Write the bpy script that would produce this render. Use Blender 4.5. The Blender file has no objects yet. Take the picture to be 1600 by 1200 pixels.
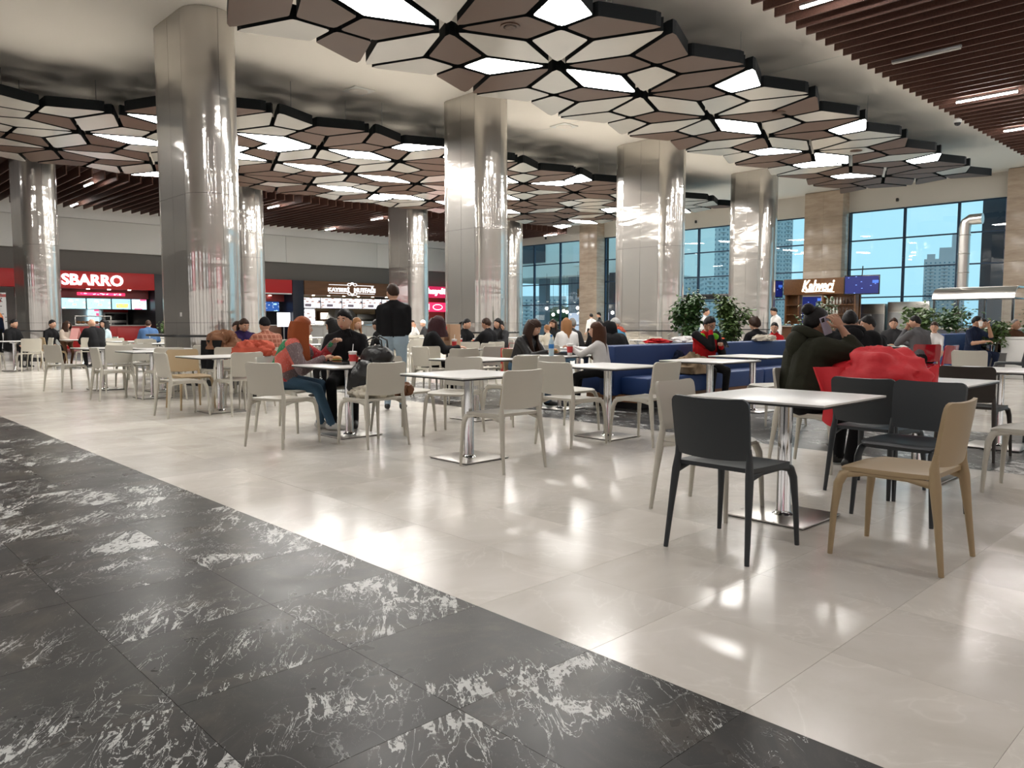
import bpy, bmesh, math, random
import numpy as np
from mathutils import Vector, Matrix, noise

# ---------------------------------------------------------------- camera, sky, exposure
sc = bpy.context.scene
col = sc.collection
F_PX, CAM_H, PITCH = 1209.0, 1.19, math.atan(95.0 / 1209.0)
cd = bpy.data.cameras.new('camera')
cd.sensor_width = 36.0
cd.lens = 36.0 * F_PX / 1600.0
cd.clip_end = 2000
cam = bpy.data.objects.new('camera', cd)
col.objects.link(cam)
cam.location = (0, 0, CAM_H)
cam.rotation_euler = (math.pi / 2 - PITCH, 0, 0)
sc.camera = cam
sc.view_settings.view_transform = 'Standard'
sc.view_settings.look = 'None'
sc.view_settings.exposure = 0.28
sc.view_settings.gamma = 1.0
sc.view_settings.use_curve_mapping = False
w = bpy.data.worlds.new('overcast_sky')
sc.world = w
w.use_nodes = True
w.node_tree.nodes['Background'].inputs[0].default_value = (0.44, 0.80, 0.96, 1)
w.node_tree.nodes['Background'].inputs[1].default_value = 1.0
sc.cycles.max_bounces = 7
sc.cycles.diffuse_bounces = 4
sc.cycles.glossy_bounces = 4
sc.cycles.transparent_max_bounces = 12
sc.cycles.sample_clamp_indirect = 10.0
sc.cycles.caustics_reflective = False
sc.cycles.caustics_refractive = False
sc.cycles.use_denoising = True
PANEL_EMIT = 35.0
LAMP_EMIT = 105.0

# ---------------------------------------------------------------- room frame
# the hall's own axes: s runs along the column rows, b = -t runs across them, turned 43.84 degrees against the camera
AX = math.radians(43.84)
UX, UY = math.cos(AX), math.sin(AX)
def W(s, t, z=0.0):
    return Vector((s * UX + t * UY, s * UY - t * UX, z))
R = math.radians
rng = random.Random(7)

# ---------------------------------------------------------------- materials
MATS = {}
def new_mat(name):
    m = bpy.data.materials.new(name); m.use_nodes = True
    MATS[name] = m
    nt = m.node_tree
    return m, nt, nt.nodes, nt.links, nt.nodes['Principled BSDF']
def pm(name, c, rough=0.5, metal=0.0, spec=None, emit=None, es=0.0, bump=0.0, bscale=40.0, var=0.0, vscale=6.0, coat=0.0):
    """plain principled material with optional grain, colour variation and emission"""
    if name in MATS: return MATS[name]
    m, nt, N, L, B = new_mat(name)
    B.inputs['Base Color'].default_value = (*c, 1)
    B.inputs['Roughness'].default_value = rough
    B.inputs['Metallic'].default_value = metal
    if spec is not None: B.inputs['Specular IOR Level'].default_value = spec
    if coat: B.inputs['Coat Weight'].default_value = coat
    if emit:
        B.inputs['Emission Color'].default_value = (*emit, 1)
        B.inputs['Emission Strength'].default_value = es
    if bump or var:
        tc = N.new('ShaderNodeTexCoord')
        if var:
            n = N.new('ShaderNodeTexNoise'); n.inputs['Scale'].default_value = vscale; n.inputs['Detail'].default_value = 4
            L.new(tc.outputs['Object'], n.inputs['Vector'])
            mx = N.new('ShaderNodeMix'); mx.data_type = 'RGBA'
            mx.inputs[6].default_value = (*[max(0, v * (1 - var)) for v in c], 1)
            mx.inputs[7].default_value = (*[min(1, v * (1 + var)) for v in c], 1)
            L.new(n.outputs['Fac'], mx.inputs[0]); L.new(mx.outputs[2], B.inputs['Base Color'])
        if bump:
            n2 = N.new('ShaderNodeTexNoise'); n2.inputs['Scale'].default_value = bscale; n2.inputs['Detail'].default_value = 3
            L.new(tc.outputs['Object'], n2.inputs['Vector'])
            bp = N.new('ShaderNodeBump'); bp.inputs['Strength'].default_value = bump; bp.inputs['Distance'].default_value = 0.02
            L.new(n2.outputs['Fac'], bp.inputs['Height']); L.new(bp.outputs['Normal'], B.inputs['Normal'])
    return m
def M(name): return MATS[name]
def math_node(N, L, op, a, b=None, c=None):
    n = N.new('ShaderNodeMath'); n.operation = op
    for i, v in enumerate((a, b, c)):
        if v is None: continue
        if isinstance(v, (int, float)): n.inputs[i].default_value = v
        else: L.new(v, n.inputs[i])
    return n.outputs[0]
TILE, TS0, TB0 = 0.62, 2.10, 3.02     # tile pitch and joint phase (s, b)
def tile_coords(N, L):
    """world position turned into the room frame and shifted by a random amount per tile"""
    g = N.new('ShaderNodeNewGeometry')
    mp = N.new('ShaderNodeMapping'); mp.vector_type = 'POINT'
    mp.inputs['Rotation'].default_value = (0, 0, -AX)
    L.new(g.outputs['Position'], mp.inputs['Vector'])
    sub = N.new('ShaderNodeVectorMath'); sub.operation = 'SUBTRACT'; sub.inputs[1].default_value = (TS0, TB0, 0)
    L.new(mp.outputs[0], sub.inputs[0])
    dv = N.new('ShaderNodeVectorMath'); dv.operation = 'DIVIDE'; dv.inputs[1].default_value = (TILE, TILE, 1)
    L.new(sub.outputs[0], dv.inputs[0])
    fl = N.new('ShaderNodeVectorMath'); fl.operation = 'FLOOR'; L.new(dv.outputs[0], fl.inputs[0])
    wn = N.new('ShaderNodeTexWhiteNoise'); wn.noise_dimensions = '2D'; L.new(fl.outputs[0], wn.inputs['Vector'])
    sc_ = N.new('ShaderNodeVectorMath'); sc_.operation = 'SCALE'; sc_.inputs['Scale'].default_value = 37.0
    L.new(wn.outputs['Color'], sc_.inputs[0])
    ad = N.new('ShaderNodeVectorMath'); ad.operation = 'ADD'
    L.new(mp.outputs[0], ad.inputs[0]); L.new(sc_.outputs[0], ad.inputs[1])
    return mp.outputs[0], ad.outputs[0], wn
def noise_tex(N, L, vec, scale, detail=4, rough=0.55, dist=0.0):
    n = N.new('ShaderNodeTexNoise'); n.inputs['Scale'].default_value = scale; n.inputs['Detail'].default_value = detail
    n.inputs['Roughness'].default_value = rough; n.inputs['Distortion'].default_value = dist
    L.new(vec, n.inputs['Vector']); return n.outputs['Fac']
def ramp(N, L, fac, stops):
    r = N.new('ShaderNodeValToRGB')
    while len(r.color_ramp.elements) < len(stops): r.color_ramp.elements.new(0.5)
    for e, (p, c) in zip(r.color_ramp.elements, stops):
        e.position = p; e.color = (*c, 1) if len(c) == 3 else c
    L.new(fac, r.inputs[0]); return r.outputs[0]
def cream_marble():
    m, nt, N, L, B = new_mat('cream_marble')
    pos, tv, wn = tile_coords(N, L)
    a = noise_tex(N, L, tv, 1.6, 6, 0.6, 0.6)
    c1 = ramp(N, L, a, [(0.25, (0.58, 0.545, 0.485)), (0.5, (0.665, 0.63, 0.57)), (0.75, (0.735, 0.70, 0.65))])
    vein = math_node(N, L, 'ABSOLUTE', math_node(N, L, 'SUBTRACT', noise_tex(N, L, tv, 1.3, 5, 0.6, 1.2), 0.5))
    vm = ramp(N, L, vein, [(0.0, (1, 1, 1)), (0.012, (0.25, 0.25, 0.25)), (0.04, (0, 0, 0))])
    mx = N.new('ShaderNodeMix'); mx.data_type = 'RGBA'
    L.new(math_node(N, L, 'MULTIPLY', vm, 0.35), mx.inputs[0]); L.new(c1, mx.inputs[6]); mx.inputs[7].default_value = (0.82, 0.79, 0.73, 1)
    hs = N.new('ShaderNodeHueSaturation'); L.new(mx.outputs[2], hs.inputs['Color'])
    L.new(math_node(N, L, 'MULTIPLY_ADD', wn.outputs['Value'], 0.14, 0.93), hs.inputs['Value'])
    L.new(hs.outputs[0], B.inputs['Base Color'])
    rr = noise_tex(N, L, pos, 2.3, 4)
    L.new(math_node(N, L, 'MULTIPLY_ADD', rr, 0.2, 0.08), B.inputs['Roughness'])
    B.inputs['Specular IOR Level'].default_value = 0.3
    return m
def dark_marble():
    m, nt, N, L, B = new_mat('dark_marble')
    pos, tv, wn = tile_coords(N, L)
    base = noise_tex(N, L, tv, 2.0, 7, 0.68, 1.0)
    c1 = ramp(N, L, base, [(0.25, (0.021, 0.022, 0.022)), (0.5, (0.038, 0.037, 0.035)), (0.66, (0.075, 0.067, 0.056)), (0.82, (0.12, 0.105, 0.085))])
    sepc = N.new('ShaderNodeSeparateColor'); L.new(wn.outputs['Color'], sepc.inputs[0])
    dens = ramp(N, L, sepc.outputs[1], [(0.35, (0, 0, 0)), (0.8, (0.6, 0.6, 0.6)), (1.0, (1, 1, 1))])     # how strongly this slab is veined
    mpa = N.new('ShaderNodeMapping'); mpa.inputs['Rotation'].default_value = (0, 0, R(-55)); L.new(tv, mpa.inputs['Vector'])
    mp = N.new('ShaderNodeMapping'); mp.inputs['Scale'].default_value = (0.75, 2.6, 1); L.new(mpa.outputs[0], mp.inputs['Vector'])
    mask = noise_tex(N, L, tv, 2.1, 3, 0.5, 0.5)
    def veins(scale, wide, lo, soft, detail, dist):
        r = math_node(N, L, 'ABSOLUTE', math_node(N, L, 'SUBTRACT', noise_tex(N, L, mp.outputs[0], scale, detail, 0.62, dist), 0.5))
        width = math_node(N, L, 'ADD', math_node(N, L, 'MULTIPLY_ADD', mask, wide, lo), math_node(N, L, 'MULTIPLY', dens, wide * .13))
        width = math_node(N, L, 'MAXIMUM', width, 0.0001)
        k = N.new('ShaderNodeMapRange'); k.inputs['To Min'].default_value = 1; k.inputs['To Max'].default_value = 0
        L.new(r, k.inputs['Value']); L.new(math_node(N, L, 'MULTIPLY', width, soft), k.inputs['From Min']); L.new(width, k.inputs['From Max'])
        return k.outputs[0]
    f1 = veins(2.3, 0.34, -0.195, 0.8, 7, 0.5)
    brk = noise_tex(N, L, tv, 30, 4, 0.7, 0.5)
    f1 = math_node(N, L, 'MULTIPLY', f1, ramp(N, L, brk, [(0.40, (0.1, 0.1, 0.1)), (0.46, (1, 1, 1))]))
    f2 = math_node(N, L, 'MULTIPLY', veins(5.5, 0.10, -0.05, 0.6, 5, 0.8), 0.75)
    v2 = math_node(N, L, 'ABSOLUTE', math_node(N, L, 'SUBTRACT', noise_tex(N, L, tv, 2.4, 6, 0.6, 1.2), 0.5))
    f3 = math_node(N, L, 'MULTIPLY', ramp(N, L, v2, [(0.0, (0.4, 0.4, 0.4)), (0.005, (0, 0, 0))]), ramp(N, L, noise_tex(N, L, tv, 1.7, 3), [(0.48, (0, 0, 0)), (0.6, (1, 1, 1))]))
    f2 = math_node(N, L, 'MAXIMUM', f2, f3)
    f = math_node(N, L, 'MAXIMUM', math_node(N, L, 'MULTIPLY', f1, 0.9), f2)
    mx = N.new('ShaderNodeMix'); mx.data_type = 'RGBA'
    L.new(f, mx.inputs[0]); L.new(c1, mx.inputs[6]); mx.inputs[7].default_value = (0.60, 0.61, 0.59, 1)
    L.new(mx.outputs[2], B.inputs['Base Color'])
    L.new(math_node(N, L, 'MULTIPLY_ADD', noise_tex(N, L, pos, 3.0, 4), 0.2, 0.2), B.inputs['Roughness'])
    B.inputs['Specular IOR Level'].default_value = 0.17
    return m
def steel():
    m, nt, N, L, B = new_mat('polished_steel')
    B.inputs['Metallic'].default_value = 1.0
    tc = N.new('ShaderNodeTexCoord')
    g = N.new('ShaderNodeNewGeometry')
    mp = N.new('ShaderNodeMapping'); mp.inputs['Scale'].default_value = (0.55, 0.55, 1.9)
    L.new(g.outputs['Position'], mp.inputs['Vector'])
    n1 = noise_tex(N, L, mp.outputs[0], 1.5, 2, 0.4, 0.5)
    mp2 = N.new('ShaderNodeMapping'); mp2.inputs['Scale'].default_value = (6, 6, 0.25)
    L.new(g.outputs['Position'], mp2.inputs['Vector'])
    n2 = noise_tex(N, L, mp2.outputs[0], 30, 3)
    bp = N.new('ShaderNodeBump'); bp.inputs['Strength'].default_value = 0.26; bp.inputs['Distance'].default_value = 0.05
    L.new(n1, bp.inputs['Height']); L.new(bp.outputs[0], B.inputs['Normal'])
    L.new(ramp(N, L, n1, [(0.2, (0.62, 0.59, 0.55)), (0.8, (0.72, 0.69, 0.645))]), B.inputs['Base Color'])
    L.new(math_node(N, L, 'MULTIPLY_ADD', n2, 0.06, 0.07), B.inputs['Roughness'])
    # brushed component of the sheet
    B2 = N.new('ShaderNodeBsdfPrincipled'); B2.inputs['Metallic'].default_value = 1.0; B2.inputs['Roughness'].default_value = 0.48
    B2.inputs['Base Color'].default_value = (0.56, 0.535, 0.50, 1)
    ms = N.new('ShaderNodeMixShader'); ms.inputs[0].default_value = 0.36
    L.new(B.outputs[0], ms.inputs[1]); L.new(B2.outputs[0], ms.inputs[2]); L.new(ms.outputs[0], N['Material Output'].inputs[0])
    return m
def wood(name, c0, c1, sx=1.0, rough=0.5):
    m, nt, N, L, B = new_mat(name)
    tc = N.new('ShaderNodeTexCoord')
    mp = N.new('ShaderNodeMapping'); mp.inputs['Scale'].default_value = (1.0 * sx, 14, 14)
    L.new(tc.outputs['Object'], mp.inputs['Vector'])
    n = noise_tex(N, L, mp.outputs[0], 2.0, 5, 0.6, 0.6)
    L.new(ramp(N, L, n, [(0.3, c0), (0.7, c1)]), B.inputs['Base Color'])
    B.inputs['Roughness'].default_value = rough
    return m
def glass():
    m, nt, N, L, B = new_mat('window_glass')
    N.remove(B)
    out = N['Material Output']
    tr = N.new('ShaderNodeBsdfTransparent'); tr.inputs[0].default_value = (0.93, 0.96, 0.97, 1)
    gl = N.new('ShaderNodeBsdfGlossy'); gl.inputs['Roughness'].default_value = 0.0
    fr = N.new('ShaderNodeFresnel'); ge = N.new('ShaderNodeNewGeometry'); L.new(math_node(N, L, 'MULTIPLY_ADD', ge.outputs['Backfacing'], 1 / 1.5 - 1.5, 1.5), fr.inputs['IOR'])
    mx = N.new('ShaderNodeMixShader')
    L.new(math_node(N, L, 'MULTIPLY', fr.outputs[0], 1.0), mx.inputs[0]); L.new(tr.outputs[0], mx.inputs[1]); L.new(gl.outputs[0], mx.inputs[2])
    L.new(mx.outputs[0], out.inputs[0])
    return m
def stone_clad():
    m, nt, N, L, B = new_mat('travertine')
    g = N.new('ShaderNodeTexCoord')
    mp = N.new('ShaderNodeMapping'); mp.inputs['Scale'].default_value = (1, 1, 5)
    L.new(g.outputs['Object'], mp.inputs['Vector'])
    n = noise_tex(N, L, mp.outputs[0], 1.4, 6, 0.6, 0.3)
    L.new(ramp(N, L, n, [(0.3, (0.40, 0.31, 0.235)), (0.7, (0.55, 0.45, 0.35))]), B.inputs['Base Color'])
    B.inputs['Roughness'].default_value = 0.22
    return m
cream_marble(); dark_marble(); steel(); glass(); stone_clad()
wood('slat_wood', (0.065, 0.027, 0.018), (0.115, 0.05, 0.034), 1.0, 0.6)
wood('sign_wood', (0.11, 0.045, 0.016), (0.2, 0.09, 0.032), 0.5, 0.4)
pm('ceiling_paint', (0.86, 0.81, 0.735), 0.8, bump=0.03, bscale=3)
pm('wall_paint', (0.64, 0.60, 0.54), 0.8, bump=0.03, bscale=5)
pm('fascia_white', (0.86, 0.855, 0.83), 0.6)
pm('fascia_grey', (0.80, 0.80, 0.755), 0.5, var=0.03, vscale=0.5)
pm('fascia_dark', (0.15, 0.14, 0.122), 0.5)
pm('panel_brown', (0.125, 0.075, 0.053), 0.45, spec=0.25, var=0.06, vscale=1.0)
pm('panel_white', (0.54, 0.515, 0.465), 0.2, spec=0.5, var=0.04, vscale=1.5)
pm('panel_edge', (0.008, 0.010, 0.011), 0.6, spec=0.15)
pm('panel_light', (0.9, 0.9, 0.9), 0.5, emit=(1.0, 0.97, 0.925), es=PANEL_EMIT)
pm('tube_light', (0.9, 0.9, 0.9), 0.5, emit=(1.0, 0.96, 0.93), es=LAMP_EMIT)
pm('lamp_off', (0.5, 0.47, 0.44), 0.5)
pm('grey_metal', (0.3, 0.3, 0.3), 0.35, metal=0.8)
pm('brushed_steel', (0.55, 0.53, 0.5), 0.28, metal=1.0, bump=0.05, bscale=60)
pm('chrome', (0.72, 0.72, 0.72), 0.09, metal=1.0)
pm('black_rubber', (0.015, 0.015, 0.016), 0.6)
pm('black_gloss', (0.012, 0.013, 0.015), 0.18)
pm('dark_stone', (0.03, 0.03, 0.03), 0.25, var=0.3, vscale=20)
pm('frame_dark', (0.022, 0.045, 0.085), 0.4, metal=0.3)
pm('tabletop_white', (0.70, 0.69, 0.67), 0.3, var=0.015, vscale=30)
pm('chair_greige', (0.50, 0.475, 0.41), 0.42, bump=0.015, bscale=300)
pm('chair_tan', (0.36, 0.265, 0.15), 0.45, bump=0.015, bscale=300)
pm('chair_dark', (0.024, 0.029, 0.033), 0.45, bump=0.02, bscale=300)
pm('chair_brown', (0.03, 0.024, 0.02), 0.45, bump=0.02, bscale=300)
pm('chair_red', (0.28, 0.008, 0.016), 0.12, coat=0.5)
pm('sofa_blue', (0.006, 0.036, 0.145), 0.6, bump=0.12, bscale=250)
pm('sofa_wood', (0.25, 0.11, 0.045), 0.45, var=0.2)
pm('white_plastic', (0.78, 0.78, 0.76), 0.4)
pm('red_sign', (0.55, 0.012, 0.012), 0.35)
pm('magenta_sign', (0.5, 0.01, 0.06), 0.35, emit=(0.8, 0.02, 0.12), es=0.5)
pm('letter_lit', (0.9, 0.9, 0.9), 0.4, emit=(0.93, 0.96, 1.0), es=1.3)
pm('letter_warm', (0.9, 0.9, 0.9), 0.4, emit=(1.0, 0.88, 0.68), es=1.6)
pm('red_strip', (0.6, 0.02, 0.05), 0.4, emit=(1.0, 0.03, 0.12), es=1.2)

# ---------------------------------------------------------------- mesh builder
class MB:
    def __init__(s): s.v = []; s.f = []; s.m = []
    def add(s, verts, faces, mi=0):
        o = len(s.v); s.v += [tuple(p) for p in verts]
        s.f += [tuple(i + o for i in f) for f in faces]; s.m += [mi] * len(faces)
        return s
    def box(s, a, b, mi=0, mtx=None):
        (x0, y0, z0), (x1, y1, z1) = a, b
        V = [(x0, y0, z0), (x1, y0, z0), (x1, y1, z0), (x0, y1, z0), (x0, y0, z1), (x1, y0, z1), (x1, y1, z1), (x0, y1, z1)]
        if mtx: V = [mtx @ Vector(p) for p in V]
        return s.add(V, [(0, 3, 2, 1), (4, 5, 6, 7), (0, 1, 5, 4), (1, 2, 6, 5), (2, 3, 7, 6), (3, 0, 4, 7)], mi)
    def bbox(s, a, b, bev=0.01, mi=0, mtx=None):
        """box with chamfered edges"""
        (x0, y0, z0), (x1, y1, z1) = a, b
        bm = bmesh.new(); bmesh.ops.create_cube(bm, size=1)
        bmesh.ops.scale(bm, vec=(x1 - x0, y1 - y0, z1 - z0), verts=bm.verts)
        bmesh.ops.translate(bm, vec=((x0 + x1) / 2, (y0 + y1) / 2, (z0 + z1) / 2), verts=bm.verts)
        bmesh.ops.bevel(bm, geom=bm.edges[:], offset=bev, segments=2, affect='EDGES', profile=0.6)
        V = [v.co.copy() for v in bm.verts]
        if mtx: V = [mtx @ p for p in V]
        Fc = [[v.index for v in f.verts] for f in bm.faces]; bm.free()
        return s.add(V, Fc, mi)
    def prism(s, poly, z0, z1, mi=0, mside=None, mtop=None):
        n = len(poly)
        V = [(x, y, z0) for x, y in poly] + [(x, y, z1) for x, y in poly]
        o = len(s.v); s.v += V
        s.f.append(tuple(o + i for i in reversed(range(n)))); s.m.append(mi)
        s.f.append(tuple(o + n + i for i in range(n))); s.m.append(mi if mtop is None else mtop)
        for i in range(n):
            j = (i + 1) % n
            s.f.append((o + i, o + j, o + n + j, o + n + i)); s.m.append(mi if mside is None else mside)
        return s
    def tube(s, pts, rad, seg=8, mi=0, cap=True, flat=None):
        """swept round section; flat=(axis, factor) squeezes it"""
        pts = [Vector(p) for p in pts]; n = len(pts)
        if isinstance(rad, (int, float)): rad = [rad] * n
        o = len(s.v); ref = None
        for i, p in enumerate(pts):
            d = (pts[min(i + 1, n - 1)] - pts[max(i - 1, 0)]).normalized()
            if ref is None:
                ref = Vector((0, 0, 1)) if abs(d.z) < 0.9 else Vector((1, 0, 0))
            x = d.cross(ref).normalized(); y = x.cross(d).normalized(); ref = y
            for k in range(seg):
                a = 2 * math.pi * k / seg
                s.v.append(tuple(p + (x * math.cos(a) + y * math.sin(a)) * rad[i]))
        for i in range(n - 1):
            for k in range(seg):
                a, b = o + i * seg + k, o + i * seg + (k + 1) % seg
                s.f.append((a, b, b + seg, a + seg)); s.m.append(mi)
        if cap:
            s.f.append(tuple(o + k for k in reversed(range(seg)))); s.m.append(mi)
            s.f.append(tuple(o + (n - 1) * seg + k for k in range(seg))); s.m.append(mi)
        return s
    def rtube(s, pts, sizes, mi=0, seg=8, up=(0, 0, 1), p=3.5):
        """swept superellipse section, sizes = (half a, half b) per point"""
        pts = [Vector(q) for q in pts]; n = len(pts); o = len(s.v)
        for i, q in enumerate(pts):
            d = (pts[min(i + 1, n - 1)] - pts[max(i - 1, 0)]).normalized()
            x = d.cross(Vector(up))
            x = x.normalized() if x.length > 1e-4 else Vector((1, 0, 0))
            y = x.cross(d).normalized()
            for k in range(seg):
                a = 2 * math.pi * (k + 0.5) / seg
                ca, sa = math.cos(a), math.sin(a)
                r = (abs(ca) ** p + abs(sa) ** p) ** (-1 / p)
                s.v.append(tuple(q + x * ca * r * sizes[i][0] + y * sa * r * sizes[i][1]))
        for i in range(n - 1):
            for k in range(seg):
                a, b = o + i * seg + k, o + i * seg + (k + 1) % seg
                s.f.append((a, b, b + seg, a + seg)); s.m.append(mi)
        s.f.append(tuple(o + k for k in reversed(range(seg)))); s.m.append(mi)
        s.f.append(tuple(o + (n - 1) * seg + k for k in range(seg))); s.m.append(mi)
        return s
    def lathe(s, prof, seg=16, c=(0, 0, 0), mi=0):
        o = len(s.v); n = len(prof)
        for r, z in prof:
            for k in range(seg):
                a = 2 * math.pi * k / seg
                s.v.append((c[0] + r * math.cos(a), c[1] + r * math.sin(a), c[2] + z))
        for i in range(n - 1):
            for k in range(seg):
                a, b = o + i * seg + k, o + i * seg + (k + 1) % seg
                s.f.append((a, b, b + seg, a + seg)); s.m.append(mi)
        s.f.append(tuple(o + k for k in reversed(range(seg)))); s.m.append(mi)
        s.f.append(tuple(o + (n - 1) * seg + k for k in range(seg))); s.m.append(mi)
        return s
    def ell(s, c, r, mi=0, nu=12, nv=8, mtx=None, fn=None):
        o = len(s.v); c = Vector(c)
        for j in range(nv + 1):
            th = math.pi * j / nv
            for i in range(nu):
                ph = 2 * math.pi * i / nu
                d = Vector((math.sin(th) * math.cos(ph), math.sin(th) * math.sin(ph), math.cos(th)))
                k = fn(d) if fn else 1.0
                q = Vector((d.x * r[0], d.y * r[1], d.z * r[2])) * k
                if mtx: q = mtx @ q
                s.v.append(tuple(c + q))
        for j in range(nv):
            for i in range(nu):
                a, b = o + j * nu + i, o + j * nu + (i + 1) % nu
                s.f.append((a, a + nu, b + nu, b)); s.m.append(mi)
        return s
    def shell(s, nu, nv, fn, thick, mi=0):
        """fn(u, v) with u, v in 0..1 gives a surface point; thickened along the normal"""
        P = [[Vector(fn(i / (nu - 1), j / (nv - 1))) for i in range(nu)] for j in range(nv)]
        top, bot = [], []
        for j in range(nv):
            for i in range(nu):
                du = P[j][min(i + 1, nu - 1)] - P[j][max(i - 1, 0)]
                dv = P[min(j + 1, nv - 1)][i] - P[max(j - 1, 0)][i]
                nn = du.cross(dv)
                nn = nn.normalized() if nn.length > 1e-9 else Vector((0, 0, 1))
                t = thick(i / (nu - 1), j / (nv - 1)) if callable(thick) else thick
                top.append(P[j][i] + nn * t / 2); bot.append(P[j][i] - nn * t / 2)
        n = nu * nv; Fc = []
        for j in range(nv - 1):
            for i in range(nu - 1):
                a = j * nu + i
                Fc.append((a, a + 1, a + nu + 1, a + nu))
                Fc.append((n + a, n + a + nu, n + a + nu + 1, n + a + 1))
        ring = [i for i in range(nu)] + [j * nu + nu - 1 for j in range(1, nv)] + [(nv - 1) * nu + i for i in range(nu - 2, -1, -1)] + [j * nu for j in range(nv - 2, 0, -1)]
        for a, b in zip(ring, ring[1:] + ring[:1]): Fc.append((b, a, n + a, n + b))
        return s.add(top + bot, Fc, mi)
    def mesh(s, name, mats, smooth=40):
        me = bpy.data.meshes.new(name)
        me.from_pydata(s.v, [], s.f)
        for m in mats: me.materials.append(MATS[m] if isinstance(m, str) else m)
        me.polygons.foreach_set('material_index', s.m)
        if smooth:
            me.polygons.foreach_set('use_smooth', [True] * len(s.f))
            me.update()
            me.set_sharp_from_angle(angle=R(smooth))
        me.update()
        return me
    def build(s, name, mats, parent=None, smooth=40, loc=None, rz=None):
        if not isinstance(mats, (list, tuple)): mats = [mats]
        return link(name, s.mesh(name, mats, smooth), parent, loc, rz)
def link(name, data, parent=None, loc=None, rz=None):
    o = bpy.data.objects.new(name, data); col.objects.link(o)
    if parent: o.parent = parent
    if loc is not None: o.location = loc
    if rz is not None: o.rotation_euler[2] = rz
    return o
def tag(o, label=None, cat=None, group=None, kind=None):
    if label: o['label'] = label
    if cat: o['category'] = cat
    if group: o['group'] = group
    if kind: o['kind'] = kind
    return o
def thing(name, label, cat, loc=(0, 0, 0), rz=0.0, group=None):
    o = bpy.data.objects.new(name, None); col.objects.link(o)
    o.empty_display_size = 0.1
    o.location = loc; o.rotation_euler[2] = rz
    return tag(o, label, cat, group)
def room(name, label=None, cat=None, s=0, t=0, z=0, turn=0, group=None):
    """an Empty standing at (s, t) and turned with the hall: its local x = s, local y = -t"""
    o = thing(name, label, cat, W(s, t, z), AX + R(turn), group) if cat else thing(name, label, None, W(s, t, z), AX + R(turn))
    return o
def struct(o):
    o['kind'] = 'structure'; return o
def copy_tree(o, parent=None):
    c = o.copy(); col.objects.link(c)
    if parent: c.parent = parent
    for ch in [x for x in ALLCH.get(o.name, [])]: copy_tree(ch, c)
    return c
ALLCH = {}
def text(name, body, size, mat, parent=None, loc=(0, 0, 0), rot=(0, 0, 0), ext=0.02, align='CENTER', bold=0.0, sx=1.0, shear=0.0):
    cu = bpy.data.curves.new(name, 'FONT'); cu.body = body; cu.size = size; cu.extrude = ext
    cu.align_x = align; cu.align_y = 'CENTER'; cu.offset = bold; cu.shear = shear
    cu.resolution_u = 3
    cu.materials.append(MATS[mat])
    tmp = bpy.data.objects.new(name, cu); col.objects.link(tmp)
    me = bpy.data.meshes.new_from_object(tmp.evaluated_get(bpy.context.evaluated_depsgraph_get()))
    bpy.data.objects.remove(tmp)
    o = bpy.data.objects.new(name, me); col.objects.link(o)
    if parent: o.parent = parent
    o.location = loc; o.rotation_euler = rot
    return o
def fit(o, width, height):
    """scale a lettering mesh to a width and height, centred on its origin"""
    xs = [v.co.x for v in o.data.vertices]; ys = [v.co.y for v in o.data.vertices]
    cx, cy = (min(xs) + max(xs)) / 2, (min(ys) + max(ys)) / 2
    fx, fy = width / (max(xs) - min(xs)), height / (max(ys) - min(ys))
    for v in o.data.vertices: v.co.x = (v.co.x - cx) * fx; v.co.y = (v.co.y - cy) * fy
# ================================================================ floor
S0, S1, B0, B1 = -11.0, 34.8, -9.0, 44.6      # hall extent in the room frame
def px_of(p):
    z = p.z - CAM_H
    f = p.y * math.cos(PITCH) - z * math.sin(PITCH)
    u = p.y * math.sin(PITCH) + z * math.cos(PITCH)
    if f < 0.3: return None
    return 800 + F_PX * p.x / f, 600 - F_PX * u / f, f
floor_c = struct(thing('floor', 'polished cream marble tile floor of the seating area', None))
floor_d = struct(thing('floor_dark', 'black white-veined marble tile floor bands', None))
def tile_mesh(name, mat):
    h, c, g = TILE / 2, 0.0006, 0.0004
    b = MB()
    a, e = h - g, h - g - c
    V = [(-a, -a, -.02), (a, -a, -.02), (a, a, -.02), (-a, a, -.02), (-a, -a, -c), (a, -a, -c), (a, a, -c), (-a, a, -c), (-e, -e, 0), (e, -e, 0), (e, e, 0), (-e, e, 0)]
    Fc = [(8, 9, 10, 11)] + [(i, (i + 1) % 4, 4 + (i + 1) % 4, 4 + i) for i in range(4)] + [(4 + i, 4 + (i + 1) % 4, 8 + (i + 1) % 4, 8 + i) for i in range(4)]
    b.add(V, Fc); return b, b.mesh(name, [mat], 0)
tb_c, tm_c = tile_mesh('tile_cream', 'cream_marble')
tb_d, tm_d = tile_mesh('tile_dark', 'dark_marble')
cells = []
for i in range(int((S0 - TS0) / TILE) - 1, int((S1 - TS0) / TILE) + 1):
    for j in range(int((B0 - TB0) / TILE) - 1, int((B1 - TB0) / TILE) + 1):
        s_, b_ = TS0 + (i + .5) * TILE, TB0 + (j + .5) * TILE
        p = W(s_, -b_)
        dark = i < 0 or 8 <= i <= 11
        q = px_of(p)
        seen = q is not None and -60 < q[0] < 1660 and q[1] < 1290
        cells.append((dark, seen, p.length, s_, b_, p))
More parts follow.
